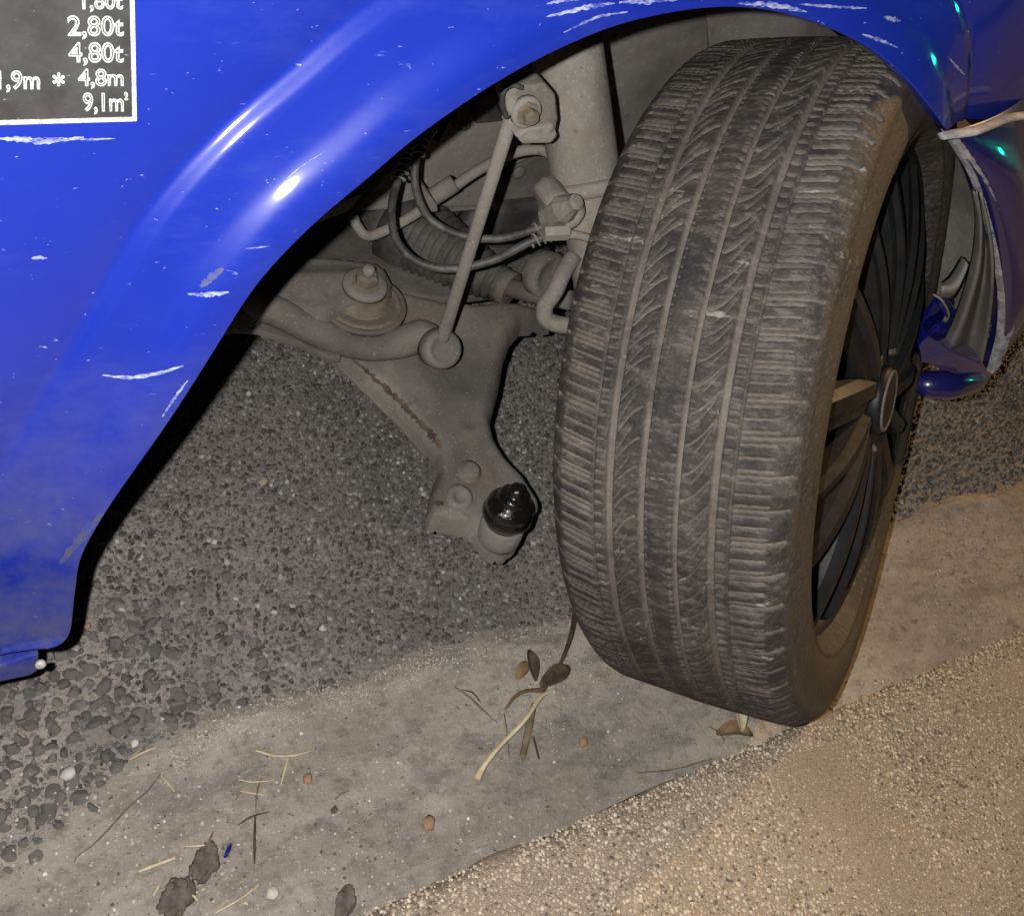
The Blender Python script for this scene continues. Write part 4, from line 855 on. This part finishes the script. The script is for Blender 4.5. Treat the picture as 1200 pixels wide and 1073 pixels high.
for p, r, m_, lab in straws: stalk('straw' if m_ is not TWIG else 'twig', p, [r * 0.6, r, r, r * 0.5], m_, lab, 'straw' if m_ is not TWIG else 'twig', 0.0018, 0.002)
def clump(name, px, py, r, sz, material, label, cat, sub=3):
    p = LZ(px, py, 0.0); bm = bmesh.new(); bmesh.ops.create_icosphere(bm, subdivisions=sub, radius=1)
    for v in bm.verts:
        s = 1 + 0.55 * (float(vnoise(v.co.x + px, v.co.y + v.co.z, 2.1)) - 0.5) + 0.25 * (float(vnoise(v.co.x + py, v.co.z - v.co.y, 6.0)) - 0.5)
        v.co = Vector((v.co.x * s * sz[0], v.co.y * s * sz[1], max(-0.3, v.co.z * s * sz[2]))) * r
    o = from_bm(name, bm, material, None, True); o.location = (p[0], p[1], gz_at(p[0], p[1]) + r * sz[2] * 0.35); o.rotation_euler = (0, 0, 0.9)
    return tag(o, label, cat)
clump('soil_clump', 240, 1012, 0.012, (1.3, 0.9, 0.4), SOIL, 'dark brown soil clump, the upper one at the bottom edge', 'soil clump', 4)
clump('soil_clump', 206, 1052, 0.013, (1.3, 0.9, 0.4), SOIL, 'dark brown soil clump, the lower one at the bottom edge', 'soil clump', 4)
clump('soil_clump', 404, 1056, 0.010, (1.4, 0.8, 0.3), SOIL, 'flat brown soil clump at the kerb edge near the bottom', 'soil clump', 4)
clump('plastic_shard', 267, 997, 0.006, (1.4, 0.35, 0.5), TORN, 'tiny dark blue shard beside the upper soil clump', 'shard', 1)
for n_, px, py, r, m_, lab in [('pebble', 80, 906, 0.0068, PEBW, 'round white pebble at the edge of the exposed stones'), ('pebble', 308, 563, 0.0062, PEBB, 'beige pebble on the asphalt under the arch'), ('brick_chip', 503, 963, 0.0070, PEBO, 'orange brick chip in the gutter'), ('brick_chip', 684, 869, 0.0055, PEBO, 'small orange chip right of the pale stalk'), ('pebble', 319, 1047, 0.0060, PEBW, 'small white pebble at the bottom right of the soil clumps'), ('pebble', 158, 872, 0.0040, PEBW, 'small white pebble above the straws near the stones'), ('brick_chip', 102, 734, 0.0035, PEBO, 'tiny orange chip beside the fender corner'), ('pebble', 392, 948, 0.0035, SOIL, 'tiny dark pebble right of the straw group'), ('brick_chip', 360, 912, 0.0050, PEBO, 'flat orange flake right of the bent straw'), ('pebble', 1008, 814, 0.0050, PEBB, 'beige pebble on the kerb beside the tyre sidewall')]:
    o = clump(n_, px, py, r, (1.1, 0.9, 0.55), m_, lab, 'pebble' if n_ == 'pebble' else 'chip', 2)
    if px == 1008:
        p = LZ(px, py, KH); o.location = (p[0], p[1] - 0.006, KH + 0.002)

# ------------------------------------------------------------------ signal ahead of the car, mirrored in the bumper and fender
def glow(name, c, e):
    k = M(name, 0.3).base(tuple(0.3 * x for x in c)); k.b.inputs['Emission Color'].default_value = (*c, 1); k.b.inputs['Emission Strength'].default_value = e; return k.done()
GREEN = glow('green_lens', (0.02, 1.0, 0.62), 36.0); DIM = plain('dark_lens', (0.03, 0.01, 0.008), (0.05, 0.02, 0.012)); POLE = plain('grey_pole', (0.12, 0.12, 0.12), (0.2, 0.2, 0.2), 20, 0.6)
sig = bpy.data.objects.new('traffic_light', None); COL.objects.link(sig); sig.location = (7.0, -0.15, KH)
tag(sig, 'green traffic light ahead, seen only as teal glints on the bumper corner', 'traffic light')
lathe('pole', (0, 0, 0), (0, 0, 1), [(0, 0.09), (0.03, 0.09), (0.04, 0.055), (3.0, 0.05), (3.02, 0.03)], POLE, sig, 20)
slab('signal_housing', [(-0.10, -0.17, 1.05), (-0.10, 0.17, 1.05), (-0.10, 0.17, 2.05), (-0.10, -0.17, 2.05)], (-0.18, 0, 0), BLACK, sig, 0.02)
for z_, m_ in ((1.25, GREEN), (1.55, DIM), (1.85, DIM)):
    lathe('lens', (-0.28, 0, z_), (-1, 0, 0), [(-0.02, 0.12), (0.006, 0.12), (0.02, 0.08), (0.024, 0.01)], m_, sig, 24)
